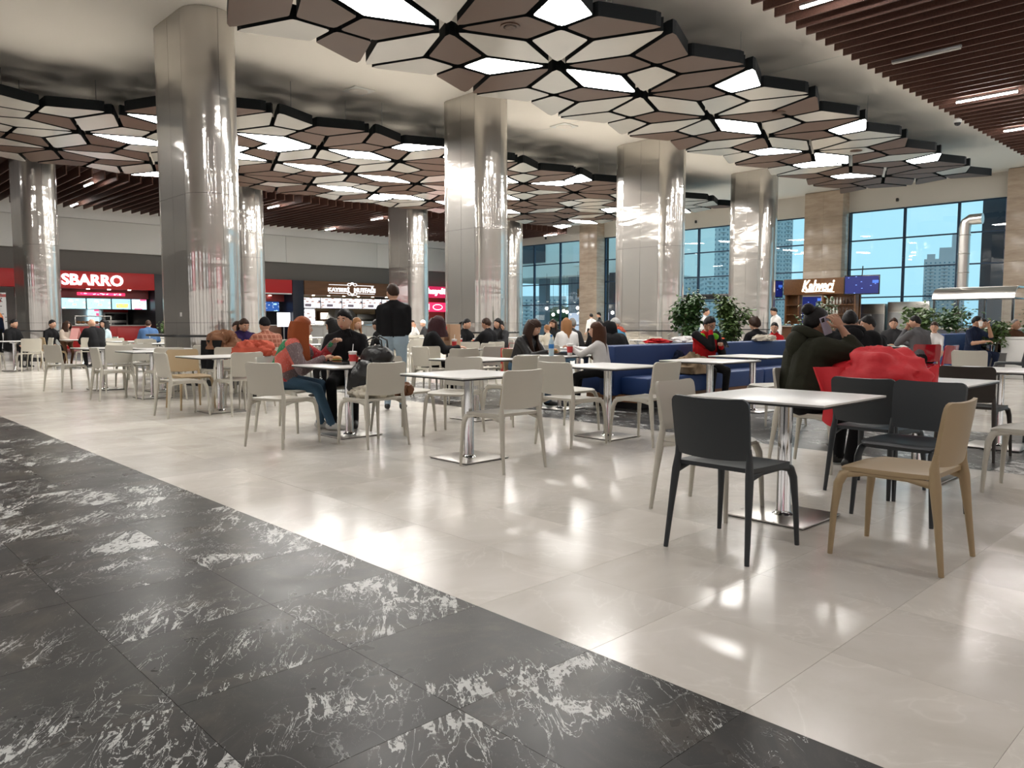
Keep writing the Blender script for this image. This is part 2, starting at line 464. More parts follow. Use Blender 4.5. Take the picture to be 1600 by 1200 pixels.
for dk, par, me, tb, nm, mt in ((False, floor_c, tm_c, tb_c, 'cream', 'cream_marble'), (True, floor_d, tm_d, tb_d, 'dark', 'dark_marble')):
    cs = sorted([c for c in cells if c[0] == dk], key=lambda c: (not c[1], c[2]))
    for c in cs[:270]:
        link('tile', me, par, c[5], AX)
    rest = MB()
    for c in cs[270:]:
        rest.add([(x + c[3], y + c[4], z) for x, y, z in tb.v], tb.f)
    o = rest.build('tile_field', mt, par, 0, (0, 0, 0), AX); o['kind'] = 'stuff'
pm('grout', (0.2, 0.18, 0.155), 0.7)
struct(MB().box((S0 - .5, B0 - .5, -.25), (S1 + 1, B1 + .5, -.012)).build('floor_slab', 'grout', None, 0, (0, 0, 0), AX))

# ================================================================ ceiling and outer walls
CEIL = 7.0
struct(MB().box((S0 - .5, B0 - .5, CEIL), (S1 + 1.2, B1 + .5, CEIL + .3)).build('ceiling', 'ceiling_paint', None, 0, (0, 0, 0), AX))
for k, (a, b) in enumerate(((-.02, 15.55), (14.35, 15.55))):
    pass
struct(MB().box((-8, 13.32, CEIL - .004), (34, 13.345, CEIL)).build('trim_1', 'panel_edge', None, 0, (0, 0, 0), AX))
struct(MB().box((17.2, 7.0, CEIL - .004), (17.22, 29, CEIL)).build('trim_2', 'fascia_grey', None, 0, (0, 0, 0), AX))
struct(MB().box((S0 - .4, B0 - .4, 0), (S0, B1, CEIL)).build('wall_behind', 'wall_paint', None, 0, (0, 0, 0), AX))
struct(MB().box((S0, B0 - .4, 0), (S1, B0, CEIL)).build('wall_right', 'wall_paint', None, 0, (0, 0, 0), AX))

# ================================================================ shop facade (b = 40)
FB = 40.0
fac = struct(thing('wall_left', 'white and grey fascia wall above the shop fronts', None, (0, 0, 0), AX))
MB().box((S0, FB, 6.02), (S1, FB + .3, CEIL)).build('upper_band', 'fascia_white', fac, 0)
x = S0 + 2.0
for k in range(8):
    MB().bbox((x, FB - .05, 4.55), (x + 5.985, FB + .3, 6.0), .01).build('fascia_panel', 'fascia_grey', fac)
    x += 6.0
    if x > S1 - 1: break
MB().box((S0, FB + .12, 3.58), (S1, FB + .4, 4.55)).build('lower_band', 'fascia_dark', fac, 0)
MB().box((S0, FB + .3, 3.45), (S1, B1, 3.6)).build('shop_ceiling', 'fascia_white', fac, 0)
MB().box((S0, B1, 0), (S1, B1 + .3, 3.6)).build('shop_back_wall', 'fascia_white', fac, 0)
pm('pillar_black', (0.012, 0.014, 0.018), 0.35)
pm('pillar_navy', (0.01, 0.013, 0.028), 0.35)
for a, b, mt in ((13.8, 15.2, 'pillar_black'), (21.18, 21.86, 'pillar_navy'), (29.7, 30.5, 'pillar_black'), (1.0, 2.0, 'pillar_black')):
    MB().bbox((a, FB - .35, 0), (b, B1, 3.58), .01).build('dividing_pier', mt, fac)

# ================================================================ window wall (s = 34.8)
WS = 34.8
ww = struct(thing('wall_back', 'beige wall over the tall windows', None, (0, 0, 0), AX))
MB().box((WS - .15, B0, 6.05), (WS + .35, B1, CEIL)).build('header', 'wall_paint', ww, 0)
def stone_pier(name, b0, b1, s_front, side_mat='travertine'):
    p = struct(thing(name, 'stone-clad pier between the windows', None, (0, 0, 0), AX))
    MB().box((s_front + .02, b0 + .02, 0), (WS + .3, b1 - .02, CEIL - .01)).build('core', 'panel_edge', p, 0)
    zs = [0, 1.17, 2.34, 3.51, 4.68, 5.85, CEIL - .02]
    bm_ = (b0 + b1) / 2
    for z0, z1 in zip(zs, zs[1:]):
        for c0, c1 in ((b0, bm_), (bm_, b1)):
            MB().bbox((s_front, c0 + .002, z0 + .002), (s_front + .03, c1 - .002, z1 - .002), .002).build('stone_panel', 'travertine', p)
        for c0 in (b0 - .0, b1 - .03):
            MB().bbox((s_front + .034, c0, z0 + .002), (WS - .1, c0 + .03, z1 - .002), .002).build('stone_panel', 'travertine', p)
    return p
stone_pier('pillar_1', 14.65, 16.37, 34.0)
stone_pier('pillar_2', 28.5, 29.8, 34.0)
stone_pier('pillar_3', 6.75, 8.45, 34.0)
def window(name, b0, b1, cuts, zs, label):
    wd = struct(thing(name, label, None, (0, 0, 0), AX))
    f = .055
    ed = [b0] + cuts + [b1]
    for c in ed:
        wdt = .09 if c not in (b0, b1) else .07
        MB().box((WS - .06, c - wdt / 2 if c not in (b0,) else c, zs[0]), (WS + .06, c + wdt / 2 if c not in (b1,) else c, zs[-1])).build('mullion', 'frame_dark', wd, 0)
    for z in zs:
        for c0, c1 in zip(ed, ed[1:]):
            MB().box((WS - .05, c0 + .046, z - f / 2), (WS + .05, c1 - .046, z + f / 2)).build('transom', 'frame_dark', wd, 0)
    for z0, z1 in zip(zs, zs[1:]):
        for c0, c1 in zip(ed, ed[1:]):
            MB().box((WS - .008, c0 + .046, z0 + f / 2), (WS + .008, c1 - .046, z1 - f / 2)).build('pane', 'window_glass', wd, 0)
    return wd
ZW = [0.06, 1.08, 2.31, 3.55, 4.79, 6.03]
window('window_1', 29.8, 36.6, [32.0, 34.2], ZW, 'tall dark-framed window beside the shop fronts')
window('window_2', 16.37, 28.5, [18.4, 20.4, 22.35, 24.4, 26.4], ZW, 'tall window behind the steel columns with towers outside')
window('window_3', 8.45, 14.65, [10.29, 12.35], ZW, 'wide bright window behind the coffee kiosk')
window('unseen_window_4', -8.0, 6.75, [-6, -4, -2, 0, 2, 4.4], ZW, 'unseen window added beyond the stone pier to let in sky light')  # out of view, added to bring more daylight into the hall
MB().box((WS - .15, 36.6, 0), (WS + .3, B1, 6.05)).build('side_wall', 'fascia_dark', ww, 0)

# black door canopy under window 2
cn = room('door_canopy', 'black flat canopy over the entrance behind the ficus trees', 'canopy')
MB().bbox((WS - 1.3, 19.6, 2.36), (WS - .1, 24.5, 2.62), .02).build('canopy_slab', 'black_gloss', cn)
for b_ in (19.7, 24.3):
    MB().bbox((WS - 1.25, b_, 0), (WS - 1.1, b_ + .12, 2.36), .01).build('canopy_post', 'black_gloss', cn)

# ================================================================ steel columns (stadium plan, long axis across the rows)
def stadium(Ls, Rr, n=12):
    pts = []
    for k in range(n + 1):
        a = math.pi * k / n; pts.append((Rr * math.cos(a), Ls / 2 + Rr * math.sin(a)))
    for k in range(n + 1):
        a = math.pi + math.pi * k / n; pts.append((Rr * math.cos(a), -Ls / 2 + Rr * math.sin(a)))
    return pts                                   # counter-clockwise
def arc_panel(mb, pts, z0, z1, th=.012):
    n = len(pts); V = []
    for i, p in enumerate(pts):
        a = Vector(pts[max(i - 1, 0)]); b = Vector(pts[min(i + 1, n - 1)])
        d = (b - a).normalized(); nn = Vector((d.y, -d.x))
        q = Vector(p) - nn * th
        V += [(p[0], p[1], z0), (p[0], p[1], z1), (q.x, q.y, z0), (q.x, q.y, z1)]
    Fc = []
    for i in range(n - 1):
        o = 4 * i
        Fc += [(o, o + 4, o + 5, o + 1), (o + 2, o + 3, o + 7, o + 6), (o + 1, o + 5, o + 7, o + 3), (o, o + 2, o + 6, o + 4)]
    e = 4 * (n - 1)
    Fc += [(0, 1, 3, 2), (e, e + 2, e + 3, e + 1)]
    mb.add(V, Fc)
COLS = [(6.31, -15.55, 'polished steel column nearest the pizza counter, reaching the ceiling', True),
        (13.65, -15.6, 'polished steel column behind the two women at lunch', False),
        (20.93, -15.32, 'widest polished steel column, behind the blue banquette', False),
        (27.9, -15.5, 'polished steel column behind the ficus trees', False),
        (6.35, -28.64, 'steel column standing before the red pizza sign', False),
        (13.23, -28.56, 'steel column just behind the nearest steel column', False),
        (20.7, -28.2, 'steel column beside the wooden kitchen sign', False),
        (27.1, -28.8, 'narrow-looking steel column beside the far dark window', False)]
colmesh = {}
for s_, t_, lab, sock in COLS:
    c = room('steel_column', lab, 'column', s_, t_, group='steel-clad columns of the food court')
    if not colmesh:
        Rr, Ls = .5, 1.25
        st_ = stadium(Ls, Rr)
        inner = stadium(Ls, Rr - .02)
        segs = []
        n = 12; P = st_
        segs += [P[0:7], P[6:13], [P[12], (-Rr, 0)], [(-Rr, 0), P[13]], P[13:20], P[19:26], [P[25], (Rr, 0)], [(Rr, 0), P[0]]]
        for zi, (z0, z1) in enumerate(((0.0, 1.2), (1.2, 3.62), (3.62, CEIL))):
            for k, sg in enumerate(segs):
                sg = [Vector(q) for q in sg]
                if len(sg) == 2: sg = [sg[0].lerp(sg[1], f) for f in (0, .25, .5, .75, 1)]
                d0 = (sg[1] - sg[0]).normalized() * .003; d1 = (sg[-1] - sg[-2]).normalized() * .003
                sg[0] = sg[0] + d0; sg[-1] = sg[-1] - d1
                m = MB(); arc_panel(m, [tuple(q) for q in sg], z0 + .003, z1 - .003)
                colmesh[(zi, k)] = m.mesh('cladding_panel', ['polished_steel'], 50)
        colmesh['core'] = MB().prism(inner, 0, CEIL).mesh('core', ['panel_edge'], 0)
        led = MB(); led.prism(stadium(Ls, Rr + .34, 16), .93, .97); colmesh['ledge'] = led.mesh('counter_ledge', ['dark_stone'], 30)
        bs = MB(); bs.prism(stadium(Ls, Rr + .2, 16), .45, .93); colmesh['fascia'] = bs.mesh('ledge_skirt', ['grey_metal'], 50)
        pl = MB(); pl.prism(stadium(Ls, Rr + .03, 12), 0, .12); colmesh['plinth'] = pl.mesh('plinth', ['black_rubber'], 50)
    for k, me in colmesh.items():
        nm = {'core': 'core', 'ledge': 'counter_ledge', 'plinth': 'plinth', 'fascia': 'ledge_skirt'}.get(k, 'cladding_panel')
        if nm == 'ledge_skirt': continue
        if nm == 'counter_ledge' and t_ < -20 and s_ > 8: continue
        link(nm, me, c)
    c.scale.y = {13.65: .86, 20.93: 1.12, 27.9: .82}.get(s_, 1.0)
    if sock:
        MB().bbox((-.512, -.28, 1.32), (-.5, -.2, 1.4), .004).build('socket_plate', 'white_plastic', c)

# ================================================================ hanging panel clouds
ZC, TH = 6.0, .23
def lattice(s0, t0, pit): return lambda i, m: Vector((s0 + i * pit, -(t0) + m * pit))   # (s, b), m grows away from the camera
def quad_round(poly, r=.05):
    out = []
    n = len(poly)
    for i in range(n):
        a, b, c = poly[i - 1], poly[i], poly[(i + 1) % n]
        d0, d1 = (a - b), (c - b)
        ang = d0.angle(d1)
        k = min(r / max(math.tan(ang / 2), .3), d0.length * .3, d1.length * .3)
        p0, p1 = b + d0.normalized() * k, b + d1.normalized() * k
        out += [p0, (p0 + p1) / 2 * .5 + b * .5, p1]
    return out
def inset(poly, g):
    n = len(poly); L = []
    for i in range(n):
        a, b = poly[i], poly[(i + 1) % n]
        d = (b - a).normalized(); nn = Vector((-d.y, d.x))
        L.append((a + nn * g, d))
    out = []
    for i in range(n):
        (p, d), (q, e) = L[i - 1], L[i]
        den = d.x * e.y - d.y * e.x
        if abs(den) < 1e-6: out.append(q); continue
        k = ((q.x - p.x) * e.y - (q.y - p.y) * e.x) / den
        out.append(p + d * k)
    return out
def incenter(a, b, c):
    la, lb, lc = (b - c).length, (a - c).length, (a - b).length
    return (a * la + b * lb + c * lc) / (la + lb + lc)
def cloud(name, label, node, cells, lit, white, seed, wires, drop=None):
    """cells (i, m): square cells of the lattice; every edge of its crossed squares carries one kite-shaped panel"""
    root = thing(name, label, 'ceiling feature', (0, 0, ZC), AX, None)
    rn = random.Random(seed)
    cells = set(cells)
    edges = {}                                   # edge key -> list of incentres
    ends = {}
    for (i, m) in cells:
        c4 = [(i, m), (i + 1, m), (i + 1, m + 1), (i, m + 1)]
        T = (i + .5, m + .5); Tp = node(*T)
        for k in range(4):
            A_, B_ = c4[k], c4[(k + 1) % 4]
            pa, pb = node(*A_), node(*B_)
            ic = incenter(Tp, pa, pb)
            for e, (u, v) in (((A_, B_), (pa, pb)), ((A_, T), (pa, Tp)), ((B_, T), (pb, Tp))):
                key = tuple(sorted(e)); edges.setdefault(key, []).append(ic)
                ends[key] = (node(*key[0]), node(*key[1]))
    cnt = 0
    for key, ics in sorted(edges.items()):
        if len(ics) < 2 or (drop and drop(key)): continue
        a, b = ends[key]
        p = [a, ics[0], b, ics[1]]
        if (p[1] - p[0]).x * (p[2] - p[0]).y - (p[1] - p[0]).y * (p[2] - p[0]).x < 0: p.reverse()
        q = quad_round(inset(p, .052), .085)
        ctr = sum((Vector(v) for v in p), Vector((0, 0))) / 4
        key2 = key
        if not isinstance(lit, float) and key in lit: mt = 'panel_light'
        elif key in white: mt = 'panel_white'
        else:
            r = rn.random()
            mt = 'panel_brown'
            if isinstance(lit, float):
                lens = key[0][1] == key[1][1] and float(key[0][0]).is_integer() and float(key[1][0]).is_integer()
                half = not float(key[0][0]).is_integer() or not float(key[1][0]).is_integer()
                q_ = .6 if lens else (.05 if half else 0.0)
                mt = 'panel_light' if r < q_ else ('panel_white' if r < q_ + (1 - q_) * .42 else 'panel_brown')
            elif r < .3: mt = 'panel_white'
        mb = MB()
        dz = rn.uniform(-.006, .006)
        loc = [(v.x - ctr.x, v.y - ctr.y) for v in q]
        mb.prism(loc, 0, TH, 0, 1, 1)
        if mt == 'panel_light':
            # frame lip round the diffuser
            lip = [Vector(v) for v in loc]
            inn = [v * .965 for v in lip]
            n = len(lip); V = [(v.x, v.y, -.004) for v in lip] + [(v.x, v.y, -.004) for v in inn] + [(v.x, v.y, 0.0) for v in inn] + [(v.x, v.y, 0.0) for v in lip]
            mb.add(V, [(i, n + i, n + (i + 1) % n, (i + 1) % n) for i in range(n)] + [(n + i, 2 * n + i, 2 * n + (i + 1) % n, n + (i + 1) % n) for i in range(n)] + [(3 * n + i, i, (i + 1) % n, 3 * n + (i + 1) % n) for i in range(n)], 1)
        nm = 'light_panel' if mt == 'panel_light' else 'panel'
        o = mb.build(nm, [mt, 'panel_edge'], root, 0, (ctr.x, ctr.y, dz))
        cnt += 1
        if wires and rn.random() < .25:
            MB().tube([(ctr.x, ctr.y, TH), (ctr.x, ctr.y, CEIL - ZC)], .006, 4).build('suspension_wire', 'grey_metal', root)
    return root, cnt
def E_(a, b): return tuple(sorted((a, b)))
# cloud 1: node (0,0) = the star node above the camera axis
n1 = lattice(8.32, -10.18, 2.625)
cells1 = [(i, m) for i in range(-4, 8) for m in (-1, 0)]
lit1 = {E_((-1, 0), (0, 0)), E_((.5, -.5), (0, -1)), E_((1, 0), (.5, .5)), E_((1, 0), (2, 0)), E_((2.5, -.5), (2, -1)), E_((3, 0), (4, 0)),
        E_((4.5, -.5), (4, -1)), E_((5, 0), (4.5, .5)), E_((5, 0), (6, 0)), E_((6, 0), (5.5, .5)), E_((6.5, -.5), (6, -1)), E_((7, 0), (6.5, .5)),
        E_((-2, 0), (-3, 0)), E_((-3.5, -.5), (-3, -1)), E_((-2.5, .5), (-3, 0))}
white1 = {E_((0, 0), (1, 0)), E_((1, 0), (1, -1)), E_((1, 0), (1.5, .5)), E_((2, 0), (3, 0)), E_((2, 0), (1.5, -.5)), E_((-.5, .5), (-1, 1)),
          E_((2, 0), (2, 1)), E_((3, 0), (3, -1)), E_((3, 0), (2.5, -.5)), E_((2, 0), (2.5, .5)), E_((3, 0), (3.5, .5)), E_((0, 0), (0, 1)), E_((.5, .5), (0, 1)),
          E_((4, 0), (3.5, -.5)), E_((4, 0), (5, 0)), E_((3, 0), (3, 1)), E_((2.5, .5), (2, 1)), E_((4, 0), (4, 1)), E_((0, 0), (-.5, -.5)), E_((5, 0), (5, -1)), E_((5, 0), (4.5, -.5))}
c1_, k1 = cloud('ceiling_cloud', 'cluster of brown, white and glowing kite panels hung over the nearest tables', n1, cells1, lit1, white1, 5, True, lambda key: any(m > 0 and i < -1 for i, m in key))
# cloud 2: node (0,0) = star node right of the nearest column
n2 = lattice(11.24, -19.33, 2.625)
cells2 = [(i, m) for i in range(-6, 7) for m in (-1, 0, 1, 2) if not (m == -1 and i < -2)]
c2_, k2 = cloud('ceiling_cloud', 'wide cluster of kite panels hung behind the steel columns', n2, cells2, 0.25, set(), 21, True)
for root, node, spots in ((c1_, n1, ((0.25, -.3), (3.3, -.5), (5.3, -.35))), (c2_, n2, ((.6, .7), (3.4, 1.5)))):
    for i, m in spots:
        p = node(i, m); mb = MB()
        mb.lathe([(.16, -.012), (.16, 0.004), (.13, .004)], 16, (p.x, p.y, 0)); mb.lathe([(.05, -.02), (.05, 0)], 10, (p.x, p.y, 0))
        mb.lathe([(.11, -.016), (.09, -.016), (.09, 0)], 14, (p.x, p.y, 0))
        mb.build('air_diffuser', 'panel_brown', root)

# ================================================================ slatted ceiling zones and their lamps
def slat_zone(name, label, s0, s1, b0, b1, z0, z1, pitch, cover_z):
    z = struct(thing(name, label, None, (0, 0, 0), AX))
    n = int((s1 - s0) / pitch)
    me = MB().box((-.02, b0, z0), (.02, b1, z1)).mesh('slat', ['slat_wood'], 0)
    for k in range(n):
        link('slat', me, z, (s0 + k * pitch, 0, 0))
    MB().box((s0 - .1, b0 + .4, cover_z), (s1, b1 - .4, cover_z + .02)).build('backing_board', 'slat_wood', z, 0)
    return z
slat_zone('ceiling_slats_right', 'dark brown wooden slat ceiling over the walkway', -6.0, 33.6, -5.0, 7.05, 6.63, 6.86, .41, 6.9)
slat_zone('ceiling_slats_left', 'dark brown wooden slat ceiling in front of the shops', -6.0, 33.2, 29.7, 38.2, 6.22, 6.55, .4, 6.58)
def lamp_bar(s_, b_, z_, ln, on, label, group):
    p = room('linear_lamp', label, 'ceiling lamp', s_, -b_, z_, group=group)
    MB().bbox((-.035, -ln / 2, 0), (.035, ln / 2, .05), .006).build('housing', 'grey_metal', p)
    MB().bbox((-.03, -ln / 2 + .01, -.03), (.03, ln / 2 - .01, -.001), .008).build('diffuser', 'tube_light' if on else 'lamp_off', p)
k = 0
for s_ in [13.0 + 4.1 * q for q in range(-4, 5)]:
    for b_ in (5.8, 1.3, -3.0):  # lamps out of view are added so light reaches the foreground
        on = not (abs(s_ - 17.1) < .1 and b_ > 5)
        if b_ > 5 and 12 < s_ < 30:
            lab = {0: 'lit linear lamp in the wooden slats above the frame\'s upper right', 1: 'unlit grey linear lamp between the wooden slats', 2: 'long lit linear lamp in the slats beside the dome camera', 3: 'lit linear lamp in the slats at the far right edge'}.get(round((s_ - 13) / 4.1), 'lit linear lamp farthest along the walkway slats')
        else: lab = 'unseen linear lamp added in the walkway slats to light the foreground'
        lamp_bar(s_, b_, 6.56, 1.3, on, lab, 'linear lamps of the walkway ceiling')
for q, (s_, b_) in enumerate([(8.6, 30.9), (9.6, 36.6), (15.9, 31.3), (16.6, 36.6), (21.3, 31.5), (21.8, 36.6), (26.6, 31.5), (26.8, 36.6), (32.2, 30.4), (3, 31), (3, 36.6)]):
    lamp_bar(s_, b_, 6.165, .95, True, ['short lit lamp under the slats by the pizza column, nearer one', 'short lit lamp under the slats by the pizza column, farther one', 'nearer lit lamp under the slats right of the second steel column', 'farther lit lamp under the slats right of the second steel column',
             'nearer lit lamp in the slats above the wooden kitchen sign', 'farther lit lamp in the slats above the wooden kitchen sign', 'nearer lit lamp in the slats above the magenta sign', 'farther lit lamp in the slats above the magenta sign',
             'lit lamp in the slats above the far dark window', 'lit lamp in the slats left of the pizza sign, nearer', 'lit lamp in the slats left of the pizza sign, farther'][q], 'linear lamps before the shops')
# small ceiling fittings
for s_, t_, lab in ((11.0, -17.0, 'square air vent in the ceiling left of the middle column'), (17.3, -15.8, 'square air vent in the ceiling between the middle columns'), (26.0, -13.5, 'round air vent in the ceiling by the window')):
    p = room('ceiling_vent', lab, 'air vent', s_, t_, CEIL - .03)
    MB().bbox((-.3, -.3, 0), (.3, .3, .03), .008).build('frame', 'fascia_grey', p)
    MB().lathe([(.24, -.015), (.24, 0), (.16, 0)], 20).build('ring', 'ceiling_paint', p)
    MB().lathe([(.1, -.02), (.1, 0)], 14).build('disc', 'ceiling_paint', p)
p = room('dome_camera', 'white dome security camera under the wooden slats', 'camera', 23.2, -7.0, 6.42)
MB().lathe([(.02, .2), (.02, .44)], 8).build('stem', 'white_plastic', p)
MB().lathe([(.09, .1), (.1, .13), (.1, .17), (.07, .2)], 14).build('housing', 'white_plastic', p)
MB().ell((0, 0, .1), (.085, .085, .085)).build('dome', 'black_gloss', p)
for t_, lab in ((-12.6, 'small wall spot above the wide bright window'), (-33, 'small wall spot above the far dark window'), (-22.4, 'small wall spot above the tower window')):
    p = room('wall_spot', lab, 'spotlight', WS - .16, t_, 6.35)
    MB().bbox((-.05, -.05, -.05), (.0, .05, .05), .006).build('bracket', 'white_plastic', p)
    MB().lathe([(.05, -.06), (.06, -.02), (.06, .06), (.03, .08)], 12, (-.1, 0, 0)).build('lamp_head', 'black_rubber', p)
# ================================================================ shop fronts
def print_mat(name, bg, inks, scale, es=1.0, seed=0.0, brick=(0.5, 0.25), flip=False):
    """lit printed board: blocks of colour and specks of ink on a background"""
    m, nt, N, L, B = new_mat(name)
    tc = N.new('ShaderNodeTexCoord')
    mp = N.new('ShaderNodeMapping'); mp.inputs['Location'].default_value = (seed, seed * .7, seed * 1.3)
    L.new(tc.outputs['Object'], mp.inputs['Vector'])
    sp = N.new('ShaderNodeSeparateXYZ'); L.new(mp.outputs[0], sp.inputs[0])
    cb = N.new('ShaderNodeCombineXYZ')
    L.new(sp.outputs['Y' if flip else 'X'], cb.inputs[0]); L.new(sp.outputs['Z'], cb.inputs[1])
    cur = None
    for k, (c, sc_, lo) in enumerate(inks):
        v = N.new('ShaderNodeTexVoronoi'); v.inputs['Scale'].default_value = scale * sc_; v.distance = 'CHEBYCHEV'
        mk = N.new('ShaderNodeMapping'); mk.inputs['Location'].default_value = (k * 3.3, k * 1.7, 0); mk.inputs['Scale'].default_value = (brick[0], 1 / max(brick[1], .1) * .35, 1)
        L.new(cb.outputs[0], mk.inputs['Vector']); L.new(mk.outputs[0], v.inputs['Vector'])
        sel = math_node(N, L, 'LESS_THAN', v.outputs['Distance'], lo)
        sepc = N.new('ShaderNodeSeparateColor'); L.new(v.outputs['Color'], sepc.inputs[0])
        sel = math_node(N, L, 'MULTIPLY', sel, math_node(N, L, 'GREATER_THAN', sepc.outputs[0], .42))
        mx = N.new('ShaderNodeMix'); mx.data_type = 'RGBA'; L.new(sel, mx.inputs[0])
        if cur is None: mx.inputs[6].default_value = (*bg, 1)
        else: L.new(cur, mx.inputs[6])
        mx.inputs[7].default_value = (*c, 1); cur = mx.outputs[2]
    L.new(cur, B.inputs['Base Color']); L.new(cur, B.inputs['Emission Color'])
    B.inputs['Emission Strength'].default_value = es; B.inputs['Roughness'].default_value = 0.3
    return m
print_mat('menu_cyan', (0.42, 0.86, 0.92), [((0.75, 0.45, 0.35), 5, .22), ((0.95, 0.9, 0.8), 7, .2), ((0.1, 0.3, 0.4), 16, .12)], 1.0, 1.1, 1.1)
print_mat('menu_yellow', (0.35, 0.7, 0.9), [((0.9, 0.6, 0.15), 2.2, .3), ((0.95, 0.75, 0.3), 3, .25), ((0.1, 0.2, 0.7), 9, .15)], 1.0, 1.1, 4.2)
print_mat('menu_pink', (0.6, 0.85, 0.95), [((0.9, 0.1, 0.25), 3, .28), ((0.2, 0.4, 0.6), 9, .15)], 1.0, 1.1, 7.7)
print_mat('menu_white', (0.85, 0.85, 0.9), [((0.12, 0.1, 0.12), 2.6, .26), ((0.4, 0.25, 0.2), 5, .22), ((0.1, 0.1, 0.12), 14, .17)], 1.0, 0.75, 2.3)
print_mat('menu_blue', (0.02, 0.08, 0.3), [((0.4, 0.7, 0.95), 4, .25), ((0.8, 0.9, 1.0), 10, .16)], 1.0, 0.9, 3.1)
print_mat('poster_print', (0.75, 0.73, 0.7), [((0.45, 0.06, 0.05), 3, .25), ((0.1, 0.1, 0.1), 8, .18)], 1.0, 0.15, 5.5)
print_mat('screen_navy', (0.006, 0.012, 0.10), [((0.05, 0.14, 0.6), 3, .22), ((0.2, 0.35, 0.9), 9, .12)], 1.0, 0.8, 6.1, flip=True)
print_mat('pizza_print', (0.75, 0.25, 0.06), [((0.5, 0.03, 0.02), 9, .3), ((0.95, 0.75, 0.4), 13, .16)], 1.0, 0.2, 8.8)
pm('shop_tile', (0.68, 0.66, 0.62), 0.3)
pm('shop_brown', (0.16, 0.075, 0.04), 0.45)
pm('shop_red_dark', (0.16, 0.012, 0.012), 0.45)
pm('counter_top', (0.55, 0.52, 0.48), 0.25)
pm('warm_wall', (0.55, 0.42, 0.27), 0.6)
pm('spot_glow', (0.9, 0.9, 0.9), 0.5, emit=(1, 0.9, 0.75), es=14)
pm('case_glow', (0.9, 0.9, 0.9), 0.5, emit=(1, 0.95, 0.85), es=2.2)
pm('bread', (0.42, 0.22, 0.09), 0.6, var=0.3, vscale=20)
FR = (R(90), 0, AX)                        # text standing on the facade, read from the hall
def sign(label, s0, s1, z0, z1, mat, proud=.35):
    p = room('shop_sign', label, 'sign', (s0 + s1) / 2, -(FB - proud), z0)
    h = (s1 - s0) / 2
    MB().bbox((-h, 0, 0), (h, .3 + proud, z1 - z0), .01).build('sign_panel', mat, p)
    return p
def sign_text(p, body, mat, cx, cz, wd, ht, bold=0.0, shear=0.0, ext=.04):
    o = text('lettering', body, 1.0, mat, p, (cx, -.03, cz), (R(90), 0, 0), ext, bold=bold, shear=shear)
    fit(o, wd, ht); return o
def downlight(p, x, y, z):
    MB().lathe([(.07, 0), (.075, .02), (.06, .03)], 12, (x, y, z)).build('downlight', 'spot_glow', p)
# ---- pizza shop
p = sign('red shop sign with big white lit letters above the pizza counter', 8.12, 13.8, 2.79, 3.58, 'red_sign')
sign_text(p, 'SBARRO', 'letter_lit', 11.05 - 10.96, .4, 2.62, .52, .03)
for x in (-1.4, -.1, .8, 1.7): downlight(p, x, .1, -.03)
p = sign('red shop sign cut by the picture edge with a yellow strip', 3.0, 8.06, 2.79, 3.58, 'red_sign')
MB().bbox((2.44, -.02, .02), (2.52, .2, .77), .005).build('yellow_strip', pm('sign_yellow', (0.7, 0.35, 0.02), 0.4), p)
p = room('header_panel', 'dark red header panel with a lit slogan strip under the pizza sign', 'panel', 10.9, -(FB + .4), 2.38)
MB().box((-2.85, 0, 0), (2.85, .1, .42)).build('panel_board', 'shop_red_dark', p, 0)
b_ = MB().bbox((-.35, -.05, .12), (1.75, 0, .26), .005).build('light_strip', 'red_strip', p)
MB().box((-.2, -.056, .155), (1.6, -.05, .225)).build('slogan_print', print_mat('slogan', (0.8, 0.05, 0.2), [((1, .9, .95), 14, .3), ((1, .9, .95), 19, .3)], 1.0, 1.5, 2.0), b_, 0)
def screen(label, s0, s1, z0, z1, mat, bb, group=None):
    p = room('menu_screen', label, 'screen', (s0 + s1) / 2, -bb, z0, group=group)
    h = (s1 - s0) / 2
    MB().bbox((-h, 0, 0), (h, .06, z1 - z0), .008).build('casing', 'black_gloss', p)
    MB().box((-h + .02, -.006, .02), (h - .02, .001, z1 - z0 - .02)).build('display', mat, p, 0)
    return p
G = 'menu screens over the pizza counter'
for k, (a, b, mt, lb) in enumerate(((8.2, 9.85, 'menu_cyan', 'cyan menu screen half behind the steel column'), (9.87, 10.95, 'menu_cyan', 'cyan menu screen with a row of pizza slices, left of two'), (10.97, 12.05, 'menu_cyan', 'cyan menu screen with a row of pizza slices, right of two'),
                                    (12.07, 12.95, 'menu_yellow', 'blue menu screen with yellow food pictures'), (12.97, 13.7, 'menu_pink', 'pale menu screen with pink lettering at the pier'))):
    screen(lb, a, b, 1.85, 2.38, mt, FB + .5, G)
def counter(label, s0, s1, bb, front, h=1.05):
    p = room('service_counter', label, 'counter', (s0 + s1) / 2, -bb)
    w_ = (s1 - s0) / 2
    MB().bbox((-w_, 0, 0), (w_, .7, h), .01).build('counter_body', front, p)
    MB().bbox((-w_ - .02, -.06, h), (w_ + .02, .75, h + .05), .01).build('counter_top', 'counter_top', p)
    n = max(2, int((s1 - s0) / 1.3))
    for k in range(n):
        x0 = -w_ + (s1 - s0) * k / n + .03; x1 = -w_ + (s1 - s0) * (k + 1) / n - .03
        MB().bbox((x0, -.03, .1), (x1, 0, h - .1), .006).build('front_panel', front, p)
    return p, h + .05
p, zt = counter('pizza counter with red front under the menu screens', 8.0, 13.7, FB + .6, 'red_sign')
